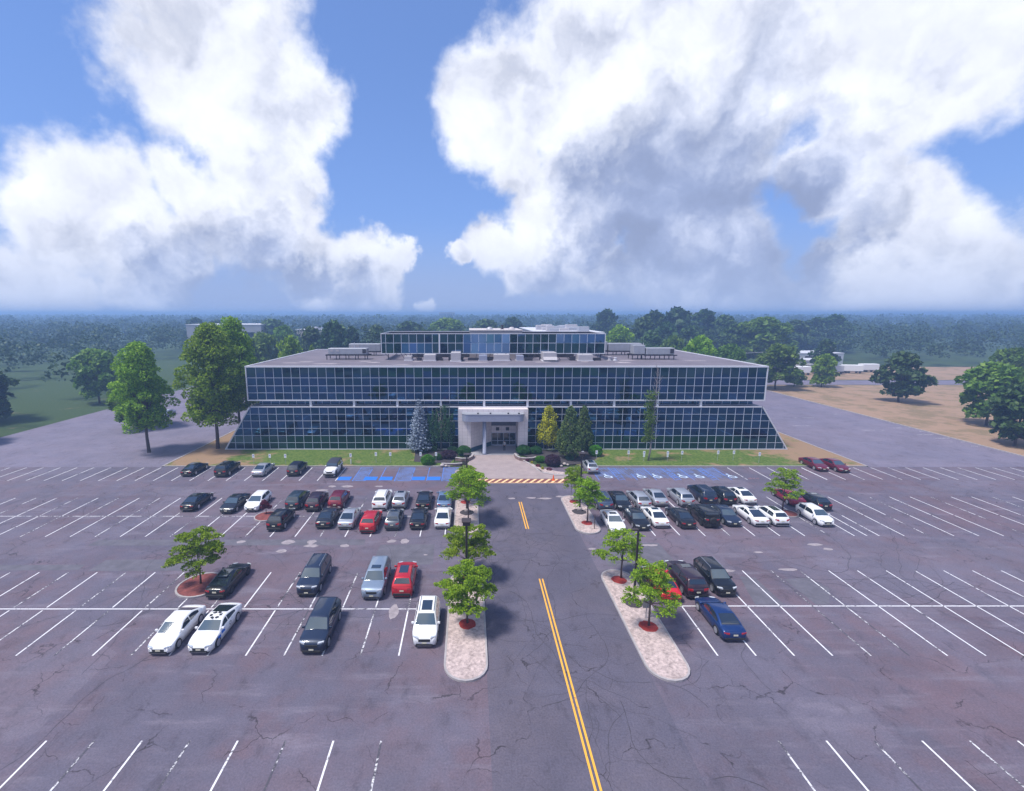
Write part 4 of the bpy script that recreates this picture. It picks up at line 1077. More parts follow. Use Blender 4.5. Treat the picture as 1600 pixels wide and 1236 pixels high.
L_blue = leaf_mat('blue_needles', (.09,.13,.17), (.25,.31,.39), (.46,.53,.64), .15)
L_weep = leaf_mat('weeping_leaves', (.018,.058,.034), (.045,.125,.060), (.11,.23,.10), .25)
L_gold = leaf_mat('golden_leaves', (.10,.13,.012), (.42,.40,.02), (.80,.70,.04), .3)
L_cyp = leaf_mat('cypress_leaves', (.034,.080,.030), (.10,.17,.05), (.26,.30,.07), .25)
L_lime = leaf_mat('lime_bush_leaves', (.030,.12,.008), (.075,.25,.012), (.17,.42,.025), .25)
L_green = leaf_mat('bush_leaves', (.016,.070,.014), (.042,.150,.024), (.09,.24,.04), .2)
L_purple = leaf_mat('purple_leaves', (.030,.015,.030), (.065,.032,.058), (.12,.065,.10), .2)
L_red = leaf_mat('red_leaves', (.055,.010,.024), (.15,.022,.050), (.26,.05,.09), .2)
L_wood = leaf_mat('wood_leaves', (.028,.062,.024), (.048,.095,.034), (.075,.130,.044), .15, iw=.12, ns=.035)
L_far = leaf_mat('far_leaves', (.024,.060,.016), (.055,.110,.026), (.105,.175,.042), .2)

def limbs(b, base, tips, r0, q_):
    for tp in tips:
        m_ = (np.array(base)*.45+np.array(tp)*.55)+np.array([q_.uniform(-.15,.15), q_.uniform(-.15,.15), q_.uniform(-.1,.25)])
        b.tube([base, tuple(m_), tuple(tp)], [r0, r0*.6, r0*.25], 5, False)
def locust(seed, h, w, base_h, n=4200, leaf=.17, dens=1.0):
    """young honey locust: layered sprays on spreading limbs"""
    q_ = random.Random(seed); t = empty('locust_tree', (0,0,0)); b = MB(); fork = base_h*.9
    b.tube([(0,0,0),(.02,.03,fork*.5),(0,.0,fork),(.05,-.03,h*.65),(.0,0,h*.9)], [.10,.075,.065,.045,.02], 8)
    pads = []
    nl = 27
    for i in range(nl):
        z = base_h+.25+(h-base_h-.5)*(i+.5)/nl; f = (z-base_h)/(h-base_h)
        rr = w/2*(1-.62*max(0, f-.2)**1.25)*q_.uniform(.45,.86)
        a = i*2.399+q_.uniform(-.5,.5); c = (math.cos(a)*rr, math.sin(a)*rr, z+q_.uniform(-.2,.2))
        pads.append((c, q_.uniform(.42,.80)*w/5.8, q_.uniform(.15,.30)*w/5))
    pads.append(((0,0,h-.35), w/8, .35)); pads.append(((.15,.1,h*.62), w/5, .4))
    limbs(b, (0,0,fork), [p[0] for p in pads[:8]], .035, q_); limbs(b, (.03,-.02,h*.6), [p[0] for p in pads[8:]], .025, q_)
    b.build('trunk', M['bark'], t, True)
    P = []
    for (c, r, zr) in pads:
        k = int(n/len(pads)*(r/(w/6.5))**1.4*q_.uniform(.8,1.2)); d = shell_pts(k, c, (r, r, zr), .2)
        d[:,2] -= ((d[:,0]-c[0])**2+(d[:,1]-c[1])**2)*.22; P.append(d)
        for j in range(6):          # ragged sprays at the rim
            a = q_.uniform(0, 6.28); e = (c[0]+math.cos(a)*r*1.15, c[1]+math.sin(a)*r*1.15, c[2]-q_.uniform(.05,.3)); P.append(shell_pts(k//12, e, (.22,.22,.10), .1))
    P = np.concatenate(P); qobj('crown', quads(P, leaf, flat=.5, asp=1.8), L_locust, t); return t
def broad(seed, h, w, base_h, m, name='broadleaf_tree', n=6000, leaf=.4, clumps=60, trunk=None, oval=1.0):
    q_ = random.Random(seed); t = empty(name, (0,0,0)); b = MB()
    r0 = trunk or h*.018
    b.tube([(0,0,0),(.1,.05,base_h*.6),(0,.1,base_h+.2*(h-base_h)),(.15,0,h*.85)], [r0*1.25,r0,r0*.75,r0*.2], 8)
    P = []; tips = []
    for i in range(clumps):
        f = (i+.5)/clumps; z = base_h+(h-base_h)*f
        prof = math.sin(math.pi*min(1, .14+.83*f)**.85)**.7*oval
        a = i*2.399+q_.uniform(-.6,.6); rr = w/2*prof*q_.uniform(.3,.9)
        cr = w*.115*q_.uniform(.7,1.45)
        c = (math.cos(a)*rr, math.sin(a)*rr, z); tips.append(c)
        k = int(n/clumps*(cr/(w*.12))**2); d = shell_pts(k, c, (cr,cr,cr*.72), .72)
        d = d[(d[:,2] > c[2]-cr*.35)]; P.append(d)
    limbs(b, (0,.08,base_h*1.0), tips[::3], r0*.4, q_)
    b.build('trunk', M['bark'], t, True)
    P = np.concatenate(P); qobj('crown', quads(P, leaf, flat=.25), m, t); return t
def put(t, x, y, label, cat, group=None, rz=0, sc=1.0, z=0.0):
    t.location = (x, y, z); t.rotation_euler = (0,0,rz); t.scale = (sc,)*3 if isinstance(sc, (int, float)) else sc
    return tag(t, label, cat, group)

GR = 'honey locust trees in the car park'
lo = [locust(1, 6.5, 6.2, 2.6, 13000, .10), locust(2, 5.3, 5.1, 1.9, 12000, .10), locust(3, 5.0, 5.0, 1.6, 13000, .10), locust(4, 5.0, 4.2, 2.0, 7000, .10), locust(5, 5.4, 4.5, 2.2, 7500, .10)]
def lput(src, px, py, label, sc=1.0, rz=0.0, cp=True, z=.1, X=None, Y=None):
    t = copy_tree(src) if cp else src
    x, y = G(px, py) if X is None else (X, Y)
    return put(t, x, y, label, 'tree', GR, rz, sc, z)
lput(lo[0], 0, 0, 'wide tree on the left island, second from the building', 1, .5, False, X=-.1, Y=51.6)
lput(lo[3], 727, 786, 'small tree on the left island closest to the building', 1.0, 1.5, False)
lput(lo[1], 731, 905, 'tree on the left of the drive just behind the nearest one', 1.0, .3, False)
lput(lo[2], 730.5, 976.5, 'nearest tree on the left of the drive, in a round red mulch bed', 1.0, 2.2, False)
lput(lo[3], 898, 785, 'small tree at the building end of the right island', (.92,.92,.95), 3.4)
lput(lo[3], 917.3, 817.5, 'open-crowned tree at the near end of the far right island', (.98,.98,1.12), 5.2)
lput(lo[4], 970.4, 906, 'tree left of the tall bronze pole with limbs showing', (1.02,1.02,.9), 1.0, False)
lput(lo[4], 1013.5, 981, 'nearest tree on the right of the drive, hiding part of the red sedan', (.97,.97,.98), 3.0)
lput(lo[4], 1222.4, 799, 'lone tree on the small round island among the white cars', (.98,.98,1.0), 2.6)
lput(lo[2], 314, 913, 'tree at the left edge on the big red mulch island', (.98,.98,1.05), 5.0)
for (px, py, r, sd_, lb) in ((727,786,.62,1,'red mulch ring under the island tree closest to the building, left'),(731,905,.62,2,'red mulch ring under the middle left tree'),(730.5,977,.66,3,'round red mulch bed under the nearest left tree'),(898,785.5,.66,4,'red mulch ring at the building end of the right island'),
        (917,818.5,.62,5,'red mulch ring at the near end of the far right island'),(967,908,.66,6,'red mulch ring left of the bronze pole'),(1013,981,.70,7,'red mulch ring under the nearest right tree')):
    x, y = G(px, py); disc('mulch_ring', M['mulch'], x, y, r, .135, lb, 'mulch bed', 'red mulch rings', seed=sd_)
for (px, py, r, lb) in ((729.5,802,.85,'dark mulch bed round the far left lamp'),(729,949.6,.75,'dark mulch bed round the lamp between the left trees'),(905,801,.85,'dark mulch bed round the far right lamp'),(990,944,.75,'dark mulch bed round the bronze pole')):
    x, y = G(px, py); disc('mulch_bed', M['darkmulch'], x, y, r, .134, lb, 'mulch bed', 'dark mulch beds', seed=int(px))
# lamps
def lamp(px, py, h, label, head=True, X=None):
    x, y = G(px, py); t = empty('lamp_post', (x, y, .15)); tag(t, label, 'lamp post', 'car park lamps')
    b = MB(); b.lathe([(.30,0),(.30,.42),(.26,.48)], 14); b.build('base', M['concrete'], t, True)
    b = MB(); b.lathe([(.11,.48),(.085,h-.15),(.085,h)], 8); b.build('pole', M['pole'], t, True)
    if head:
        b = MB(); b.bbox(-.30,.30,-.30,.30, h-.02, h+.30, .06); b.bbox(-.38,.38,-.38,.38, h+.30, h+.38, .03); hd = b.build('lamp_head', M['pole'], t)
        b = MB(); b.box(-.22,.22,-.22,.22, h-.04, h-.02); b.build('lens', M['headlight'], hd)
    else:
        b = MB(); b.bbox(-.55,.0,-.16,.16, h, h+.14, .04); b.build('lamp_head', M['pole'], t)
lamp(729.5, 802, 7.0, 'square-headed lamp rising through the far left tree')
lamp(729, 949.6, 7.2, 'square-headed lamp between the two left trees nearest the camera')
lamp(905.5, 800, 7.0, 'slim lamp on the far right island')
lamp(990, 945, 6.5, 'tall bronze pole with a concrete foot on the near right island', head=False)

# tall trees at the left end of the building
tl = broad(11, 21.5, 11.0, 5.2, L_bright, n=25000, leaf=.30, clumps=135, trunk=.28)
put(tl, -45.0, 82.0, 'tall green tree at the left corner of the building, its trunk in the lawn', 'tree', 'tall trees left of the building')
t2 = copy_tree(tl); put(t2, -45.4, 91.5, 'second tall green tree, behind the first and close to the glass wall', 'tree', 'tall trees left of the building', 2.1, (.84,.84,1.04))
t3 = copy_tree(tl); put(t3, -56.0, 80.0, 'tall tree at the left edge whose low branches enter the view', 'tree', 'tall trees left of the building', 4.0, (.85,.85,.86))

# entrance garden trees
def spruce(h, w):
    t = empty('blue_spruce', (0,0,0)); b = MB(); b.tube([(0,0,0),(0,0,h*.5),(0,0,h*.97)], [.16,.1,.02], 8); b.build('trunk', M['bark_grey'], t, True)
    P = []; q_ = random.Random(2)
    z = .9
    while z < h-.15:
        f = (z-.9)/(h-.9); r = w/2*(1-f)**.8*(1 if f > .05 else .8)+.08; nb = max(5, int(15*(1-f)+4)); off = q_.uniform(0, 6)
        for i in range(nb):
            a = off+2*math.pi*i/nb+q_.uniform(-.15,.15); L_ = r*q_.uniform(.78,1.12); m_ = max(8, int(38*L_/(w/2)))
            s = NPR.uniform(.15, 1, m_); x = np.cos(a)*s*L_; y = np.sin(a)*s*L_; wd = .10+.20*(1-s)*L_
            zz = z - .32*s*L_ + .22*s*s*L_
            P.append(np.stack([x+NPR.normal(size=m_)*wd*.6, y+NPR.normal(size=m_)*wd*.6, zz+NPR.normal(size=m_)*.05], 1))
        z += .34+.1*(1-f)
    P = np.concatenate(P); qobj('crown', quads(P, .17, flat=.9, asp=1.9), L_blue, t); return t
x, y = G(656, 706); put(spruce(9.6, 4.9), x, y, 'silvery blue spruce left of the entrance, pointed and dense', 'spruce', z=.1)
def weeping(h, w):
    t = empty('weeping_tree', (0,0,0)); q_ = random.Random(4); b = MB(); b.tube([(0,0,0),(.05,0,h*.4),(0,.05,h*.9)], [.12,.09,.03], 8)
    P = []
    for i in range(150):
        f = q_.random()**.7; a = q_.uniform(0, 6.28); z = 2.2+(h-2.2)*(1-f*.85); r = w/2*math.sin(math.pi*min(1,.08+.55*f))**.6*q_.uniform(.35,1)
        Ld = q_.uniform(1.0, 2.6); zb = max(1.0, z-Ld); m_ = 60; s = NPR.random(m_)
        P.append(np.stack([math.cos(a)*r+NPR.normal(size=m_)*.11, math.sin(a)*r+NPR.normal(size=m_)*.11, z+(zb-z)*s], 1))
        if i % 8 == 0: b.tube([(0,.02,z*.7),(math.cos(a)*r*.5,math.sin(a)*r*.5,z+.1),(math.cos(a)*r,math.sin(a)*r,z)], [.04,.025,.01], 5, False)
    b.build('trunk', M['bark_grey'], t, True); P = np.concatenate(P)
    V = quads(P, .17, asp=1.0).reshape(-1,4,3); c = V.mean(1, keepdims=True); V = c+(V-c)*np.array([.7,.7,1.5]); qobj('crown', V.reshape(-1,3), L_weep, t); return t
x, y = G(689, 704.5); put(weeping(8.5, 5.2), x, y, 'dark green weeping tree between the blue spruce and the entrance', 'tree', z=.1)
def conical(name, h, w, m, base=1.4, seed=0, lean=0.0, n=9000, power=.75):
    t = empty(name, (0,0,0)); q_ = random.Random(seed); b = MB(); 
    for dx in (-.18, .15): b.tube([(dx,0,0),(dx*.6,0,h*.35),(0,0,h*.85)], [.09,.07,.02], 7)
    b.build('trunk', M['bark_grey'], t, True); P = []; N = 95
    for i in range(N):
        f = (i+.5)/N; z = base+(h-base)*f; r = w/2*min(1, (1-f)**power*1.08, .55+f*4)
        a = i*2.399; rr = r*q_.uniform(.55,.95); cr = max(.25, w*.13*(1-f*.55))*q_.uniform(.8,1.25)
        c = (math.cos(a)*rr, math.sin(a)*rr, z); k = int(n/N*(cr/(w*.11))**1.6)
        d = shell_pts(k, c, (cr*.8,cr*.8,cr*1.25), .65); P.append(d)
    P = np.concatenate(P); qobj('crown', quads(P, .17, flat=.1, asp=1.5), m, t); return t
x, y = G(856, 703); put(conical('golden_cypress', 7.8, 4.8, L_gold, 1.6, 5, n=9000, power=.5), x, y, 'golden-yellow conifer right of the entrance', 'conifer', 'conifers right of the entrance', z=.1)
x, y = G(889, 717); put(conical('green_cypress', 8.7, 5.0, L_cyp, 1.1, 6, n=12000, power=.6), x, y, 'large green conifer in front, middle of the three right of the entrance', 'conifer', 'conifers right of the entrance', z=.1)
x, y = G(911, 704.5); put(conical('green_cypress', 7.8, 3.7, L_cyp, .9, 7, power=.55), x, y, 'slimmer green conifer at the right of the three by the entrance', 'conifer', 'conifers right of the entrance', z=.1)
# thin half-dead tree before the right facade
t = empty('thin_tree', (0,0,0)); b = MB(); q_ = random.Random(9)
b.tube([(0,0,0),(.25,0,2.0),(.35,.05,6),(.55,0,10.5),(.55,0,15.4)], [.17,.14,.10,.06,.015], 8)
for i in range(46):
    z = 2.6+i*.27; a = q_.uniform(-1.0, 1.0)+(0 if i % 3 else 3.14); L_ = q_.uniform(.5, 1.35)*(1-.35*i/46); x_ = .25+.3*z/15
    p1 = (x_+math.cos(a)*L_*.6, math.sin(a)*L_*.6, z+L_*.8); p2 = (x_+math.cos(a)*L_, math.sin(a)*L_, z+L_*1.7)
    b.tube([(x_,0,z),p1,p2], [.035,.022,.008], 5, False)
    for j in range(3): 
        e = (p1[0]+q_.uniform(-.3,.3), p1[1]+q_.uniform(-.3,.3), p1[2]+q_.uniform(.2,.6)); b.tube([p1, e], [.014,.005], 4, False)
b.build('trunk', M['bark_grey'], t, True); P = []
for i in range(46):
    f = i/46; c = (-.15-.15*math.sin(i)+q_.uniform(-.35,.35), q_.uniform(-.5,.5), 3.2+f*8.6); P.append(shell_pts(int(58*(1.15-f*.6)), c, (.85,.62,.36), .15))
qobj('crown', quads(np.concatenate(P), .17, flat=.2), L_broad, t)
x, y = G(1012.7, 721); put(t, x, y, 'tall thin half-bare tree standing in front of the right facade', 'tree', z=.12)

# shrubs
def bush(name, x, y, w, d, h, m, label, seed=0, leaf=.12, n=None, grp='shrubs by the entrance', z=.1, cat='shrub'):
    P = []; n = n or int(2600*(w*d)**.75); pts = shell_pts(n, (0,0,h*.45), (w/2,d/2,h*.55), .86)
    k = np.sin(pts[:,0]*4+seed)*np.cos(pts[:,1]*5+pts[:,2]*4)*.05; pts *= (1+k)[:,None]; pts = pts[pts[:,2] > -.02]
    o = qobj(name, quads(pts, leaf, asp=1.3), m); o.location = (x, y, z); return tag(o, label, cat, grp)
def B(px, pyt, pyb, wpx, m, label, name='shrub', **kw):
    x, y = G(px, pyb); s = (pyb-490)*math.cos(TH)/H; w = wpx/s; h = max(.3, Z_at(pyt, y+w*.35)); y += w*.42
    return bush(name, x, y, w, w*.9, h, m, label, seed=px, **kw)
B(725, 698, 714, 22.5, L_green, 'round dark green shrub left of the entrance column')
B(707, 699, 711, 17, L_weep, 'low dark shrub behind the purple one')
B(700.5, 705, 720, 25, L_purple, 'dark purple shrub left of the entrance')
B(667.5, 712, 729.5, 22, L_lime, 'bright green ball shrub below the blue spruce')
B(684, 710, 721, 12, L_green, 'small green shrub beside the bright green ball')
B(662, 697, 709, 13, L_weep, 'dark low shrub at the foot of the blue spruce')
B(678, 698, 707, 9, L_green, 'small shrub under the weeping tree')
B(819, 697, 712.5, 24, L_green, 'clipped green shrub right of the entrance')
B(838, 698.5, 712, 20, L_green, 'second clipped green shrub, away from the entrance')
B(845, 714, 724, 16, L_lime, 'spreading green shrub in the right garden')
B(865, 712, 731, 25, L_purple, 'large dark purple shrub in the right garden')
B(932.5, 697, 716, 22, L_lime, 'bright green ball shrub right of the conifers')
B(921, 694, 707, 17, L_green, 'darker shrub behind the bright green ball')
B(891, 712, 721, 13, L_weep, 'small dark shrub at the foot of the conifers')
for i, (px, py, w_, m, l) in enumerate([(824,722.5,5.5,L_red,'first small red plant on the garden edge'),(831,726,3.5,L_gold,'small yellow-green plant between the first two red ones'),(841,731,7.5,L_red,'middle red plant on the garden edge'),(848,735,4,L_gold,'yellow-green tuft beside the middle red plant'),(859,737,9,L_red,'larger red plant nearest the crossing'),(723,728,14,L_purple,'dark reddish plant at the end of the left garden wall')]):
    B(px, py-4.5, py, w_, m, l, 'low_plant', leaf=.09, n=420, cat='plant')
# plum shrub on the round island
t = empty('plum_tree', (0,0,0)); b = MB(); b.tube([(0,0,0),(.03,0,.6),(.1,0,1.2)], [.05,.04,.02], 6); b.build('trunk', M['bark'], t, True)
P = [shell_pts(150, (q_.uniform(-.4,.4), q_.uniform(-.35,.35), q_.uniform(.7,1.55)), (.30,.28,.25), .2) for i in range(9)]
qobj('crown', quads(np.concatenate(P), .12), L_red, t); x, y = G(416, 804.5); put(t, x, y, 'small plum-coloured tree on the round island', 'tree', z=.12)

# garden beds and stone planters
def bed(name, pts, m, z=.155): return sheet(name, pts, z, m)
bed('garden_bed', [(-9.0,74.3),(-3.2,73.4),(-2.0,77.3),(-2.0,80.9),(-9.5,80.9)], M['darkmulch'])
bed('garden_bed_right', [(8.9,78.7),(10.4,76.0),(12.4,73.6),(14.8,72.5),(19.5,73.5),(22.5,78.0),(22.5,80.9),(10.4,80.9)], M['darkmulch'])
bed('pebble_strip', [G(812,718,.15), G(830,723.5,.15), G(845,731,.15), G(868,736,.15), G(884,738,.15), G(886,741.5,.15), G(868,740.5,.15), G(849,737.3,.15), G(837,729.8,.15), G(826,723,.15)], M['pebble'], .16)
def wall(pts, z0, z1, th, label, name='garden_wall'):
    t = empty(name, (*pts[0], 0)); tag(t, label, 'planter wall', 'stone planter walls'); b = MB(); c = MB(); ox, oy = pts[0]
    for (a, b2) in zip(pts, pts[1:]):
        d = Vector((b2[0]-a[0], b2[1]-a[1])).normalized(); n = Vector((-d.y, d.x))*th/2
        for B_, za, zb, g_ in ((b, z0, z1, 1.0), (c, z1, z1+.07, 1.25)):
            P_ = [(a[0]-n.x*g_-ox,a[1]-n.y*g_-oy),(b2[0]-n.x*g_-ox,b2[1]-n.y*g_-oy),(b2[0]+n.x*g_-ox,b2[1]+n.y*g_-oy),(a[0]+n.x*g_-ox,a[1]+n.y*g_-oy)]; B_.prism(P_, za, zb)
    b.build('stonework', M['brick'], t); c.build('cap', M['curb'], t)
wall([G(712,719.5), G(722,721), G(731,720.5), G(737,717.5), G(739.5,713.5)], 0, .5, .3, 'curved stone planter wall left of the apron under the round shrub')
wall([G(690,727.5), G(700,728), G(711,728), G(722,727)], 0, .35, .3, 'low straight stone wall in front of the purple shrub, left')
wall([G(804.5,713), G(807,717), G(813,719.8), G(822,720.5), G(832,720), G(838,718.5)], 0, .5, .3, 'curved stone planter wall right of the apron')
for i, (px, py, w_) in enumerate([(691,729.5,3.5),(697,730,2.5),(882,727,3),(887,728,2.2),(877,730,2.4)]):
    x, y = G(px, py); b = MB(); r = w_*.11
    b.lathe([(r*.7,0),(r,r*.3),(r*.8,r*.75),(r*.3,r)], 9); o = b.build('boulder', M['concrete'], None, True); o.location = (x,y,.12); o.rotation_euler = (0,0,i)
    tag(o, ['pale boulder at the left corner of the left garden wall','smaller pale boulder beside the left garden wall','pale boulder right of the large purple shrub','small boulder farthest from the purple shrub','small boulder nearest the purple shrub'][i], 'boulder', 'boulders in the garden')

# small signs along the lawn
def sign(px, pyb, label, two=False, h=1.75, wb=.3, pipe_=False):
    x, y = G(px, pyb); t = empty('parking_sign', (x, y, .13)); tag(t, label, 'sign', 'small signs along the lawn')
    b = MB(); b.tube([(0,0,0),(0,0,h-.1)], .03, 6); b.build('post', M['hvac'] , t)
    b = MB(); b.box(-wb/2-.03, wb/2+.03, -.06, -.035, h-.62, h); pl = b.build('sign_plate', M['sign'], t)
    b = MB(); b.add([(-.07,-.0615,h-.35),(.07,-.0615,h-.35),(.07,-.0615,h-.18),(-.07,-.0615,h-.18)], [(0,1,2,3)]); b.build('symbol', M['sign_blue'], pl)
    if two: b = MB(); b.box(-wb/2, wb/2, -.06, -.035, h-1.0, h-.68); b.build('lower_plate', M['sign'], t)
    if pipe_: b = MB(); b.lathe([(.09,0),(.09,.75),(.05,.8)], 8); b.build('bollard_sleeve', M['coping'], t)
sg = [(397,727,'small sign above the silver sedan in the lawn-side row'),(422.6,727,'sign just right of the silver sedan'),(446.8,727,'sign just above the black SUV beside the white off-roader'),(548.5,726,'sign with a pale sleeve between the off-roader and the first blue bay'),
 (587.9,724,'sign before the glass wall between two left blue hatched zones, first of a pair'),(610.2,724,'sign right of its pair-mate before the left glass wall'),(657.5,724,'sign at the foot of the blue spruce'),(681.5,724,'sign between the bright green ball and the purple shrub'),
 (909.8,722,'sign seen just above the far right lamp'),(931.5,721,'sign in front of the bright green ball on the right'),(981.3,721,'sign left of the thin half-bare tree, farther one'),(1005.5,722,'two-plate sign just left of the thin half-bare tree'),
 (1042.3,722,'two-plate sign right of the thin half-bare tree'),(1064.6,721.5,'sign next to the right two-plate sign'),(1120.7,721,'first of the two signs close together before the right glass'),(1145.2,721,'second of the two signs close together before the right glass'),(1185.3,724,'last sign on the right beside the dry turf')]
for i, (px, py, lb) in enumerate(sg): sign(px, py, lb, two=(i in (11, 12)), pipe_=(i in (3,)))
x, y = G(1014, 977); t = empty('parking_sign', (x, y+.7, .13)); tag(t, 'grey back of a sign under the nearest right tree', 'sign')
b = MB(); b.tube([(0,0,0),(0,0,1.6)], .035, 6); b.build('post', M['sign_back'], t); b = MB(); b.box(-.28,.28,.04,.06,.85,1.62); b.build('sign_plate', M['sign_back'], t)
x, y = G(928.5, 828); b = MB(); b.tube([(0,0,0),(0,0,1.7)], .045, 6); o = b.build('stake', M['bark'], None); o.location = (x, y, .13); tag(o, 'thin wooden stake at the near end of the far right island', 'stake')
x, y = G(892, 779.5); b = MB(); b.tube([(0,0,0),(0,0,2.2)], .04, 6); o = b.build('stake', M['bark_grey'], None); o.location = (x, y, .13); tag(o, 'pale stake at the building end of the far right island', 'stake')
x, y = G(718, 751); t = empty('hand_rail', (x, y, 0)); tag(t, 'white twin-post barrier beside the last left hatched bay', 'barrier')
for dx in (-.0, .45):
    b = MB(); b.tube([(dx,dx*.6,0),(dx,dx*.6,1.5)], .05, 6); b.build('post', M['whitecol'], t)
b = MB(); b.tube([(0,0,1.45),(.45,.27,1.45)], .035, 6); b.build('rail', M['whitecol'], t)
x, y = G(864.6, 750.5); t = empty('traffic_cone', (x, y, .02)); tag(t, 'orange traffic cone at the right end of the crossing', 'traffic cone')
b = MB(); b.box(-.22,.22,-.22,.22,0,.04); b.lathe([(.17,.04),(.04,.82),(.03,.84)], 12); b.build('cone_body', M['orange'], t)
b = MB(); b.lathe([(.125,.30),(.098,.44)], 12); b.build('reflective_band', M['sign'], t)

# ------------------------------------------------------------------ the person walking to the door
def person():
    x, y = G(788, 704.5, .08)
    t = empty('person', (x, y, .08)); tag(t, 'person in a grey top and black trousers walking to the doors', 'person')
    def skin(name, pts, edges, rad, m, root=0, sub=1):
        me = bpy.data.meshes.new(name); me.from_pydata(pts, edges, []); o = bpy.data.objects.new(name, me); COL.objects.link(o); o.parent = t
        me.materials.append(m); bm = bmesh.new(); bm.from_mesh(me); bm.verts.layers.skin.verify(); bm.to_mesh(me); bm.free()
        s = o.modifiers.new('skin', 'SKIN'); s.use_smooth_shade = True
        for i, r_ in enumerate(rad): me.skin_vertices[0].data[i].radius = (r_[0], r_[1]) if isinstance(r_, tuple) else (r_, r_)
        me.skin_vertices[0].data[root].use_root = True
        o.modifiers.new('sub', 'SUBSURF').levels = sub; o.modifiers['sub'].render_levels = sub; return o
    flesh = mat('skin_tone', (.42,.25,.18), .6); grey = mat('grey_shirt', (.30,.31,.34), .85); blk = mat('black_trousers', (.012,.012,.016), .85); hair = mat('dark_hair', (.02,.014,.012), .7)
    P = [(0,0,.95),(0,0,1.12),(0,.01,1.32),(0,.02,1.46),(0,.03,1.54),(0,.03,1.64),(0,.02,1.74),
         (.10,0,.90),(.11,.12,.50),(.11,.06,.08),(.11,.20,.04),(-.10,0,.90),(-.11,-.08,.50),(-.11,-.32,.14),(-.11,-.20,.05),
         (.19,.0,1.42),(.24,-.06,1.15),(.23,.06,.92),(-.19,.0,1.42),(-.24,.08,1.15),(-.22,.24,.98)]
    E = [(0,1),(1,2),(2,3),(3,4),(4,5),(5,6),(0,7),(7,8),(8,9),(9,10),(0,11),(11,12),(12,13),(13,14),(3,15),(15,16),(16,17),(3,18),(18,19),(19,20)]
    Rr = [(.13,.10),(.12,.09),(.15,.10),(.10,.07),.05,(.085,.10),(.065,.08),.085,.06,.045,.035,.085,.06,.045,.035,.05,.038,.03,.05,.038,.03]
    body = skin('body', P, E, Rr, flesh)
    skin('shirt', [P[i] for i in (0,1,2,3,15,16,18,19)], [(0,1),(1,2),(2,3),(3,4),(4,5),(3,6),(6,7)], [(.15,.115),(.14,.11),(.165,.12),(.115,.085),.062,.05,.062,.05], grey)
    skin('trousers', [P[i] for i in (0,7,8,9,11,12,13)], [(0,1),(1,2),(2,3),(0,4),(4,5),(5,6)], [(.145,.115),.10,.078,.06,.10,.078,.06], blk)
    b = MB(); b.lathe([(.04,1.60),(.092,1.64),(.102,1.70),(.085,1.76),(.04,1.79)], 12, 'Z', (0,.0,0)); b.build('hair', hair, t, True)
    for s in (-1, 1):
        b = MB()
        hx, hy, hz = (.23,.06,.92) if s > 0 else (-.22,.24,.98)
        b.tube([(hx,hy,hz),(hx,hy+.01,hz-.09)], [.03,.026], 6)
        for f_ in range(4): b.tube([(hx,hy-.024+f_*.016,hz-.09),(hx-.005*s,hy-.022+f_*.017,hz-.13),(hx-.012*s,hy-.016+f_*.017,hz-.16-.008*(f_ in (1,2)))], [.009,.008,.007], 5)
        b.tube([(hx-.01*s,hy+.026,hz-.04),(hx-.018*s,hy+.05,hz-.09)], [.010,.008], 5); b.build('hand', flesh, t, True)
    t.scale = (1.05,)*3
person()

# ------------------------------------------------------------------ beyond the building
def th(py, D): return Z_at(py, D)
GM = 'trees beyond the building'
pr1 = broad(31, 10, 9, 1.4, L_far, n=3200, leaf=.62, clumps=46)
pr2 = broad(32, 10, 8, 1.0, L_dark, n=3200, leaf=.60, clumps=52)
pr3 = broad(33, 10, 9.5, 1.2, L_bright, n=3400, leaf=.55, clumps=46)
pr4 = broad(34, 10, 10, 2.0, L_broad, n=3600, leaf=.60, clumps=40)
used = set()
def far_tree(px, pyt, D, wpx, pr, label, g=GM):
    h = th(pyt, D); w = wpx*D*1.02/F
    base_w = {id(pr1):9, id(pr2):8, id(pr3):9.5, id(pr4):10}[id(pr)]
    t = pr if id(pr) not in used else copy_tree(pr); used.add(id(pr))
    x = (px-CX)*D*1.0/F
    s = w/base_w/.93; return put(t, x, D, label, 'tree', g, rnd.uniform(0, 6.28), (s, s, h/10), -.03)
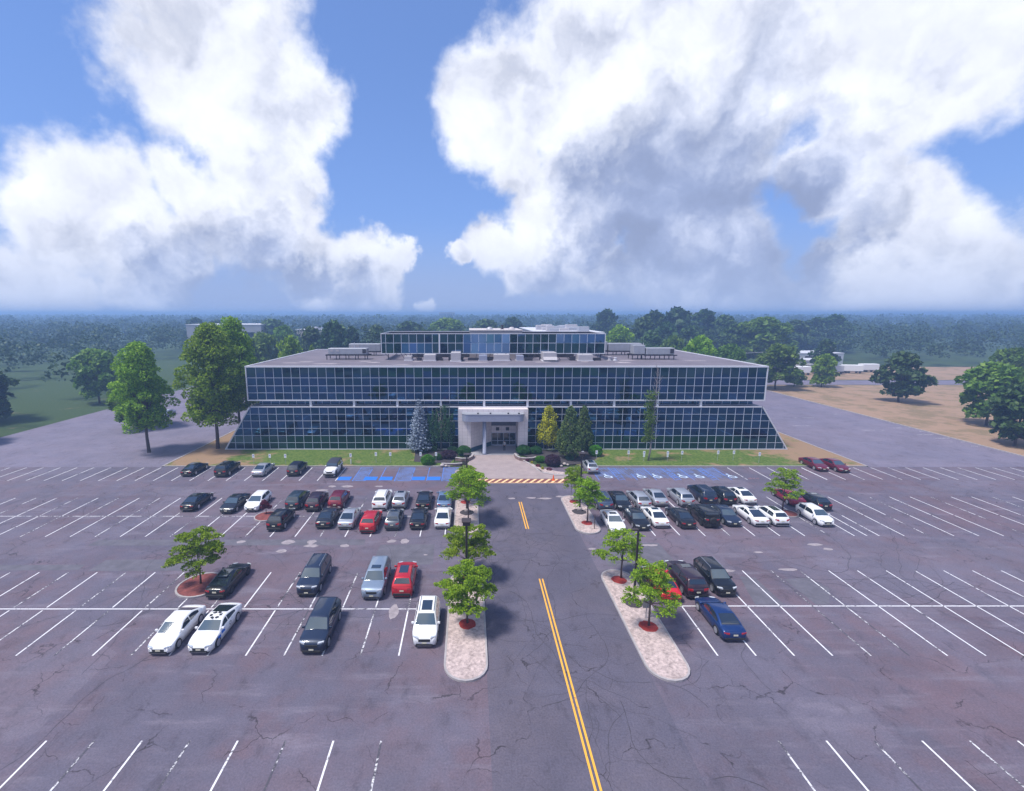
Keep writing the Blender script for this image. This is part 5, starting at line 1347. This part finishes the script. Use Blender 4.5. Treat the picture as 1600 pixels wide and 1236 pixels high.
LIST = [
 (452,531,130,46,pr3,'bright green tree just above the left roof edge'),
 (487,545,134,20,pr3,'small bright tuft of a tree peeping over the left roof edge'),
 (412,524,155,52,pr4,'broad blue-green tree right of the tall left trees'),
 (388,534,140,34,pr1,'tree crowded behind the tall left trees'),
 (520,508,172,54,pr2,'large dark tree behind the left end of the roof'),
 (488,515,178,48,pr1,'rounded dark-green tree left of the large dark one'),
 (446,512,200,46,pr4,'hazy tree behind the bright green one'),
 (430,502,270,56,pr1,'distant hazy tree left of the pale roofs'),
 (552,516,185,34,pr2,'dark tree right of the large dark one'),
 (590,512,200,40,pr1,'blue hazy tree just left of the penthouse'),
 (1092,530,140,60,pr3,'bright green tree rising behind the right roof edge'),
 (1140,541,150,46,pr4,'grey-green tree right of the bright one at the roof edge'),
 (1217,541,150,62,pr4,'large spreading tree at the end of the right-hand lot'),
 (1246,577,156,30,pr4,'small leaning tree beside the large spreading one'),
 (1290,556,155,38,pr3,'tree at the right edge by the far lot'),
 (1190,500,215,84,pr4,'wide green tree standing above the far right trees'),
 (1148,508,225,54,pr1,'hazy tree left of the wide green one'),
 (966,512,200,48,pr3,'pale green tree just right of the far office roof'),
 (942,488,310,46,pr2,'tall dark tree on the skyline right of centre'),
 (1003,500,235,46,pr1,'left tree of the hazy right grove'),
 (1022,491,255,50,pr2,'tall tree in the hazy right grove, left crest'),
 (1058,486,265,60,pr2,'highest tree of the hazy right grove'),
 (1098,489,275,54,pr2,'right crest tree of the hazy grove'),
 (1128,496,265,50,pr1,'last tree of the hazy right grove'),
 (1040,508,230,48,pr2,'lower tree in front of the hazy grove, left'),
 (1078,512,225,52,pr1,'lower tree in front of the hazy grove, right'),
 (1016,520,200,44,pr1,'low tree behind the right roof units'),
 (1050,527,180,40,pr4,'low greyish tree left of the bright one behind the roof'),
 (1240,503,270,52,pr1,'hazy tree right of the wide green one'),
 (1268,500,300,50,pr2,'dark hazy tree near the right skyline'),
 (1296,496,300,56,pr2,'dark hazy tree at the right skyline edge'),
 (1288,534,190,34,pr2,'dark tree beyond the storage yard at the right edge'),
 (345,503,300,40,pr1,'distant tree behind the left grey block'),
 (312,500,330,36,pr2,'distant tree at the left edge behind the grey block'),
 (375,508,290,40,pr4,'hazy tree right of the grey block'),
 (640,505,260,60,pr1,'hazy tree behind the penthouse, left part'),
 (700,500,280,60,pr4,'hazy tree behind the penthouse, middle left'),
 (760,502,280,56,pr1,'hazy tree behind the stair core'),
 (800,500,300,50,pr2,'hazy tree right of the stair core'),
]
for a in LIST: far_tree(*a)
# conifer left of the penthouse
t = spruce(10, 4.6); t.name = 'spruce_tree'; x = (573-CX)*195/F
for ch in t.children:
    if ch.name.startswith('crown'): ch.data.materials[0] = L_dark
put(t, x, 195, 'dark hazy spruce just left of the penthouse', 'spruce', None, 0, (1.5,1.5,th(504,195)/10))
# trees past the edges of the lot, and behind the viewpoint where the glass sees them
SIDE = 'trees round the edges of the site'
sp = [(-70,98,12,11,pr4,'tree on the far side of the left road, nearest the lot'),(-96,84,13,12,pr1,'bushy tree left of the side road near the lot'),(-108,104,15,13,pr2,'dark tree left of the side road'),(-100,126,14,12,pr4,'green tree left of the side road, farther back'),(-122,90,14,12,pr3,'bright tree far left of the side road'),(-134,112,15,13,pr1,'outermost tree beyond the left road'),
      (100,84,11,10,pr1,'tree on the dry verge nearest the right lot corner'),(112,100,13,12,pr4,'tree on the dry verge right of the lot'),(126,88,13,12,pr2,'dark tree right of the dry verge'),(140,105,14,12,pr3,'bright tree far right beyond the verge'),(118,128,13,12,pr1,'tree on the far part of the dry verge'),(150,130,14,12,pr4,'outermost tree beyond the dry verge')]
for (x, y, h, w, pr, l) in sp:
    t = copy_tree(pr); bw = {id(pr1):9, id(pr2):8, id(pr3):9.5, id(pr4):10}[id(pr)]
    put(t, x, y, l, 'tree', SIDE, rnd.uniform(0,6), (w/bw,w/bw,h/10))
sheet('back_lawn', rect(-190, 190, -60, -22.05), .06, M['lawn'])
ORD = ['first','second','third','fourth','fifth','sixth','seventh','eighth','ninth']
for i in range(9):
    x = -75+i*19+rnd.uniform(-4,4); y = -34-rnd.uniform(0,16); h = rnd.uniform(9,14); pr = (pr1,pr4,pr3,pr2)[i%4]; t = copy_tree(pr)
    put(t, x, y, ORD[i]+' tree along the lawn mirrored in the upper glass, counted from the left', 'tree', 'trees reflected in the upper glass', rnd.uniform(0,6), (h/10,h/10,h/10))

# woods reaching to the horizon: nobody could count these
def woods():
    C = []; S = []
    q_ = np.random.default_rng(5)
    for (d0, d1, n, sp_, nl, sz) in ((60, 330, 1000, 9, 130, 1.5), (330, 620, 1500, 10, 80, 2.4), (620, 1300, 2400, 14, 44, 4.4), (1300, 3600, 3200, 22, 24, 10)):
        for i in range(n):
            D = math.sqrt(q_.uniform(d0*d0, d1*d1)); x = q_.uniform(-1.30, 1.25)*D
            if d0 < 300:
                px_ = CX+x*F/D
                if D < 180 and -98 < x < 165: continue          # building, side lots, verge
                if 15 < x < 60 and D < 262: continue            # the office behind
                if 118 < x < 190 and D < 262: continue           # storage yard and far lot
                if D < 215 and x > 60: continue
                if -150 < x < -98 and 150 < D < 290: continue         # grey block
            h = q_.uniform(9, 19) if D < 620 else q_.uniform(13, 22.5)
            if D > 300 and x > 60: h *= 1.05
            if 235 < D < 600 and abs(x) < .25*D: h *= .9
            w = h*q_.uniform(.38, .55); nc = 6
            for c in range(nc):
                a = q_.uniform(0, 6.28); cc = np.array([x+math.cos(a)*w*.5, D+math.sin(a)*w*.5, h*q_.uniform(.35,.85)]); k = nl//nc; r = w*.48
                d = q_.normal(size=(k,3)); d /= np.linalg.norm(d, axis=1)[:,None]; d[:,2] = np.abs(d[:,2])*1.2-.25; d[:,1] = -np.abs(d[:,1])*.9+.1*d[:,1]
                C.append(cc+d*r*q_.uniform(.75,1,(k,1))); S.append(np.full(k, sz*.62))
    C = np.concatenate(C); S = np.concatenate(S); C[:,2] = np.maximum(C[:,2], .3)
    o = qobj('far_woods', quads(C, S, flat=.3, asp=1.2), L_wood); tag(o, 'hazy woodland stretching to the horizon', 'woodland', kind='stuff')
woods()
def ridge():
    """low wooded rise under the horizon"""
    V = []; Fc = []; n = 90; rows = [(1500, 0), (2600, 17), (4200, 21.5), (7000, 24.5), (14000, 22)]
    q_ = random.Random(8)
    for (y, z) in rows:
        for i in range(n+1): V.append((-1.5*y+3.0*y*i/n, y, z+(q_.uniform(-1,1)*.7+1.2*math.sin(i*.35+y)) if z else -.2))
    for r_ in range(len(rows)-1):
        for i in range(n): a = r_*(n+1)+i; Fc.append((a, a+1, a+n+2, a+n+1))
    b = MB(); b.add(V, Fc); structure(b.build('far_hills', mat('wooded_hill', (.03,.05,.025), .95, var=.3, vscale=.01), None, True))
ridge()

# other buildings in the distance
def block(name, x0, x1, y0, y1, h, m, label, rows=0, cols=0, wm=None, units=0, cat='building', cap=True, seed=0):
    t = empty(name, ((x0+x1)/2, y0, 0)); tag(t, label, cat); a, c = x0-t.location.x, x1-t.location.x; d = y1-y0
    b = MB(); b.box(a, c, 0, d, -.1, h); b.build('wall', m, t)
    rf = MB(); rf.box(a-.15, c+.15, -.15, d+.15, h, h+.35); rfo = rf.build('roof', M['coping'] if cap else m, t)
    for r_ in range(rows):
        for k in range(cols):
            xa = a+(c-a)*(k+.18)/cols; xb = a+(c-a)*(k+.82)/cols; z0 = h*(r_+.32)/rows; z1 = h*(r_+.78)/rows
            b = MB(); b.box(xa, xb, -.08, -.0, z0, z1); b.build('window', wm or M['doorglass'], t)
    q_ = random.Random(seed)
    for i in range(units):
        ux = q_.uniform(a+2, c-6); uy = q_.uniform(3, d-6); b = MB(); b.bbox(ux, ux+q_.uniform(2.5,5.5), uy, uy+3, h+.35, h+.35+q_.uniform(1,2.2), .1); b.build('rooftop_box', M['hvac_pale'] if i % 2 else M['hvac'], rfo)
    return t
greywall = mat('grey_render', (.34,.34,.38), .85, var=.06, vscale=.2); beige = mat('beige_wall', (.46,.38,.35), .85, var=.08); metalroof = mat('pale_metal', (.55,.56,.6), .6, var=.12, vscale=.3)
block('far_office', 26, 51.5, 182, 246, 16.7, mat('far_office_wall', (.20,.20,.25), .6), 'wide flat-roofed office with rooftop plant behind the penthouse', 2, 9, units=12, seed=4)
block('grey_block', -155, -114, 262, 285, 17.8, greywall, 'plain grey block with a dark window band behind the tall left trees', 1, 2)
block('far_house', -120, -100, 330, 345, 12.8, beige, 'low beige building among the hazy trees on the left', 1, 5, units=3)
block('far_tower', -78, -38, 1250, 1300, 27.5, greywall, 'flat dark block on the skyline left of centre', 2, 8)
block('far_tower', 600, 660, 1250, 1300, 28.5, greywall, 'flat dark block on the skyline right of centre', 2, 8)
block('storage_shed', 152, 178, 225, 240, 5.2, metalroof, 'pale metal shed in the storage yard at the right', 1, 4, cat='shed')
block('storage_shed', 138, 156, 205, 214, 3.8, metalroof, 'lower pale shed in front of the storage yard', 1, 3, cat='shed')
b = MB()
for i, (x, y, l) in enumerate([(147,190,'white box trailer nearest the dry field'),(156,192,'second white trailer in the storage yard'),(140,196,'white trailer left of the others in the yard'),(166,196,'white trailer at the right of the storage yard'),(150,200,'white trailer behind the nearest ones'),(131,186,'small white van body by the trees')]):
    t = empty('box_trailer', (x, y, 0)); tag(t, l, 'trailer', 'trailers in the storage yard'); t.rotation_euler = (0,0,rnd.uniform(-.2,.2))
    b = MB(); b.bbox(-3.6,3.6,-1.2,1.2,1.0,3.4,.08); b.build('box', M['sign'] if i % 2 else metalroof, t)
    for xx in (-2.6,-1.6,2.4):
        for yy in (-1.1,1.1): b = MB(); b.tube([(xx,yy-.12,.45),(xx,yy+.12,.45)], .45, 10); b.build('wheel', M['tyre'], t)
    b = MB(); b.box(-3.5,3.5,-.4,.4,.7,1.0); b.build('chassis', M['steel_dark'], t)
for i, x in enumerate((175.2, 179.4)):
    b = MB(); b.lathe([(1.6,0),(1.6,9),(1.1,10)], 14); o = b.build('silo', metalroof, None, True); o.location = (x, 235, 0); tag(o, ('left','right')[i]+' of the two pale silos at the edge of the storage yard', 'silo', 'silos beside the storage yard')
# parked cars on the far side lots, a few pixels each
for (x, y, k, p_, f_, l) in [(-60,112,'sedan','white','R','white car parked far down the left side road'),(-66,118,'suv','silver','R','silver car beyond the white one on the left side road'),(-72,108,'sedan','silver','F','silver car on the left side road behind the tall trees'),(104,166,'sedan','black','R','dark car on the far road at the right')]:
    place_car(0, 0, k, p_, f_, l, X=x, Y=y, grp='cars far off on the side lots')
wl = MB()
for (x, y, a) in [(70,100,0),(76,108,0),(82,96,0),(72,118,0),(86,112,0)]: wl.poly(rect(x, x+4.5, y, y+.12), .012)
for k in range(6): seg(wl, 90, 84+k*2.8, 93.8, 84+k*2.8)
structure(wl.build('side_lot_lines', M['worn_line']))
wl = MB(); wl.tube([(62,176,10.2),(90,170,9.6),(118,176,10.2)], .05, 5); o = wl.build('overhead_wire', M['coping']); tag(o, 'overhead wire strung past the big tree on the right', 'wire')

# ------------------------------------------------------------------ air
b = MB(); b.box(-4800, 4800, -60.5, 4600, -1.2, 31)
hz = b.build('haze', None); hz.data.materials.clear(); tag(hz, kind='stuff')
hm = bpy.data.materials.new('haze_air'); hm.use_nodes = True; t = NT(hm.node_tree); t.n.clear(); out = t.node('ShaderNodeOutputMaterial')
pv = t.node('ShaderNodeVolumePrincipled'); pv.inputs['Color'].default_value = (.36,.56,.92,1); pv.inputs['Density'].default_value = .00102; pv.inputs['Anisotropy'].default_value = .2
t.l.new(pv.outputs[0], out.inputs['Volume']); hz.data.materials.append(hm)
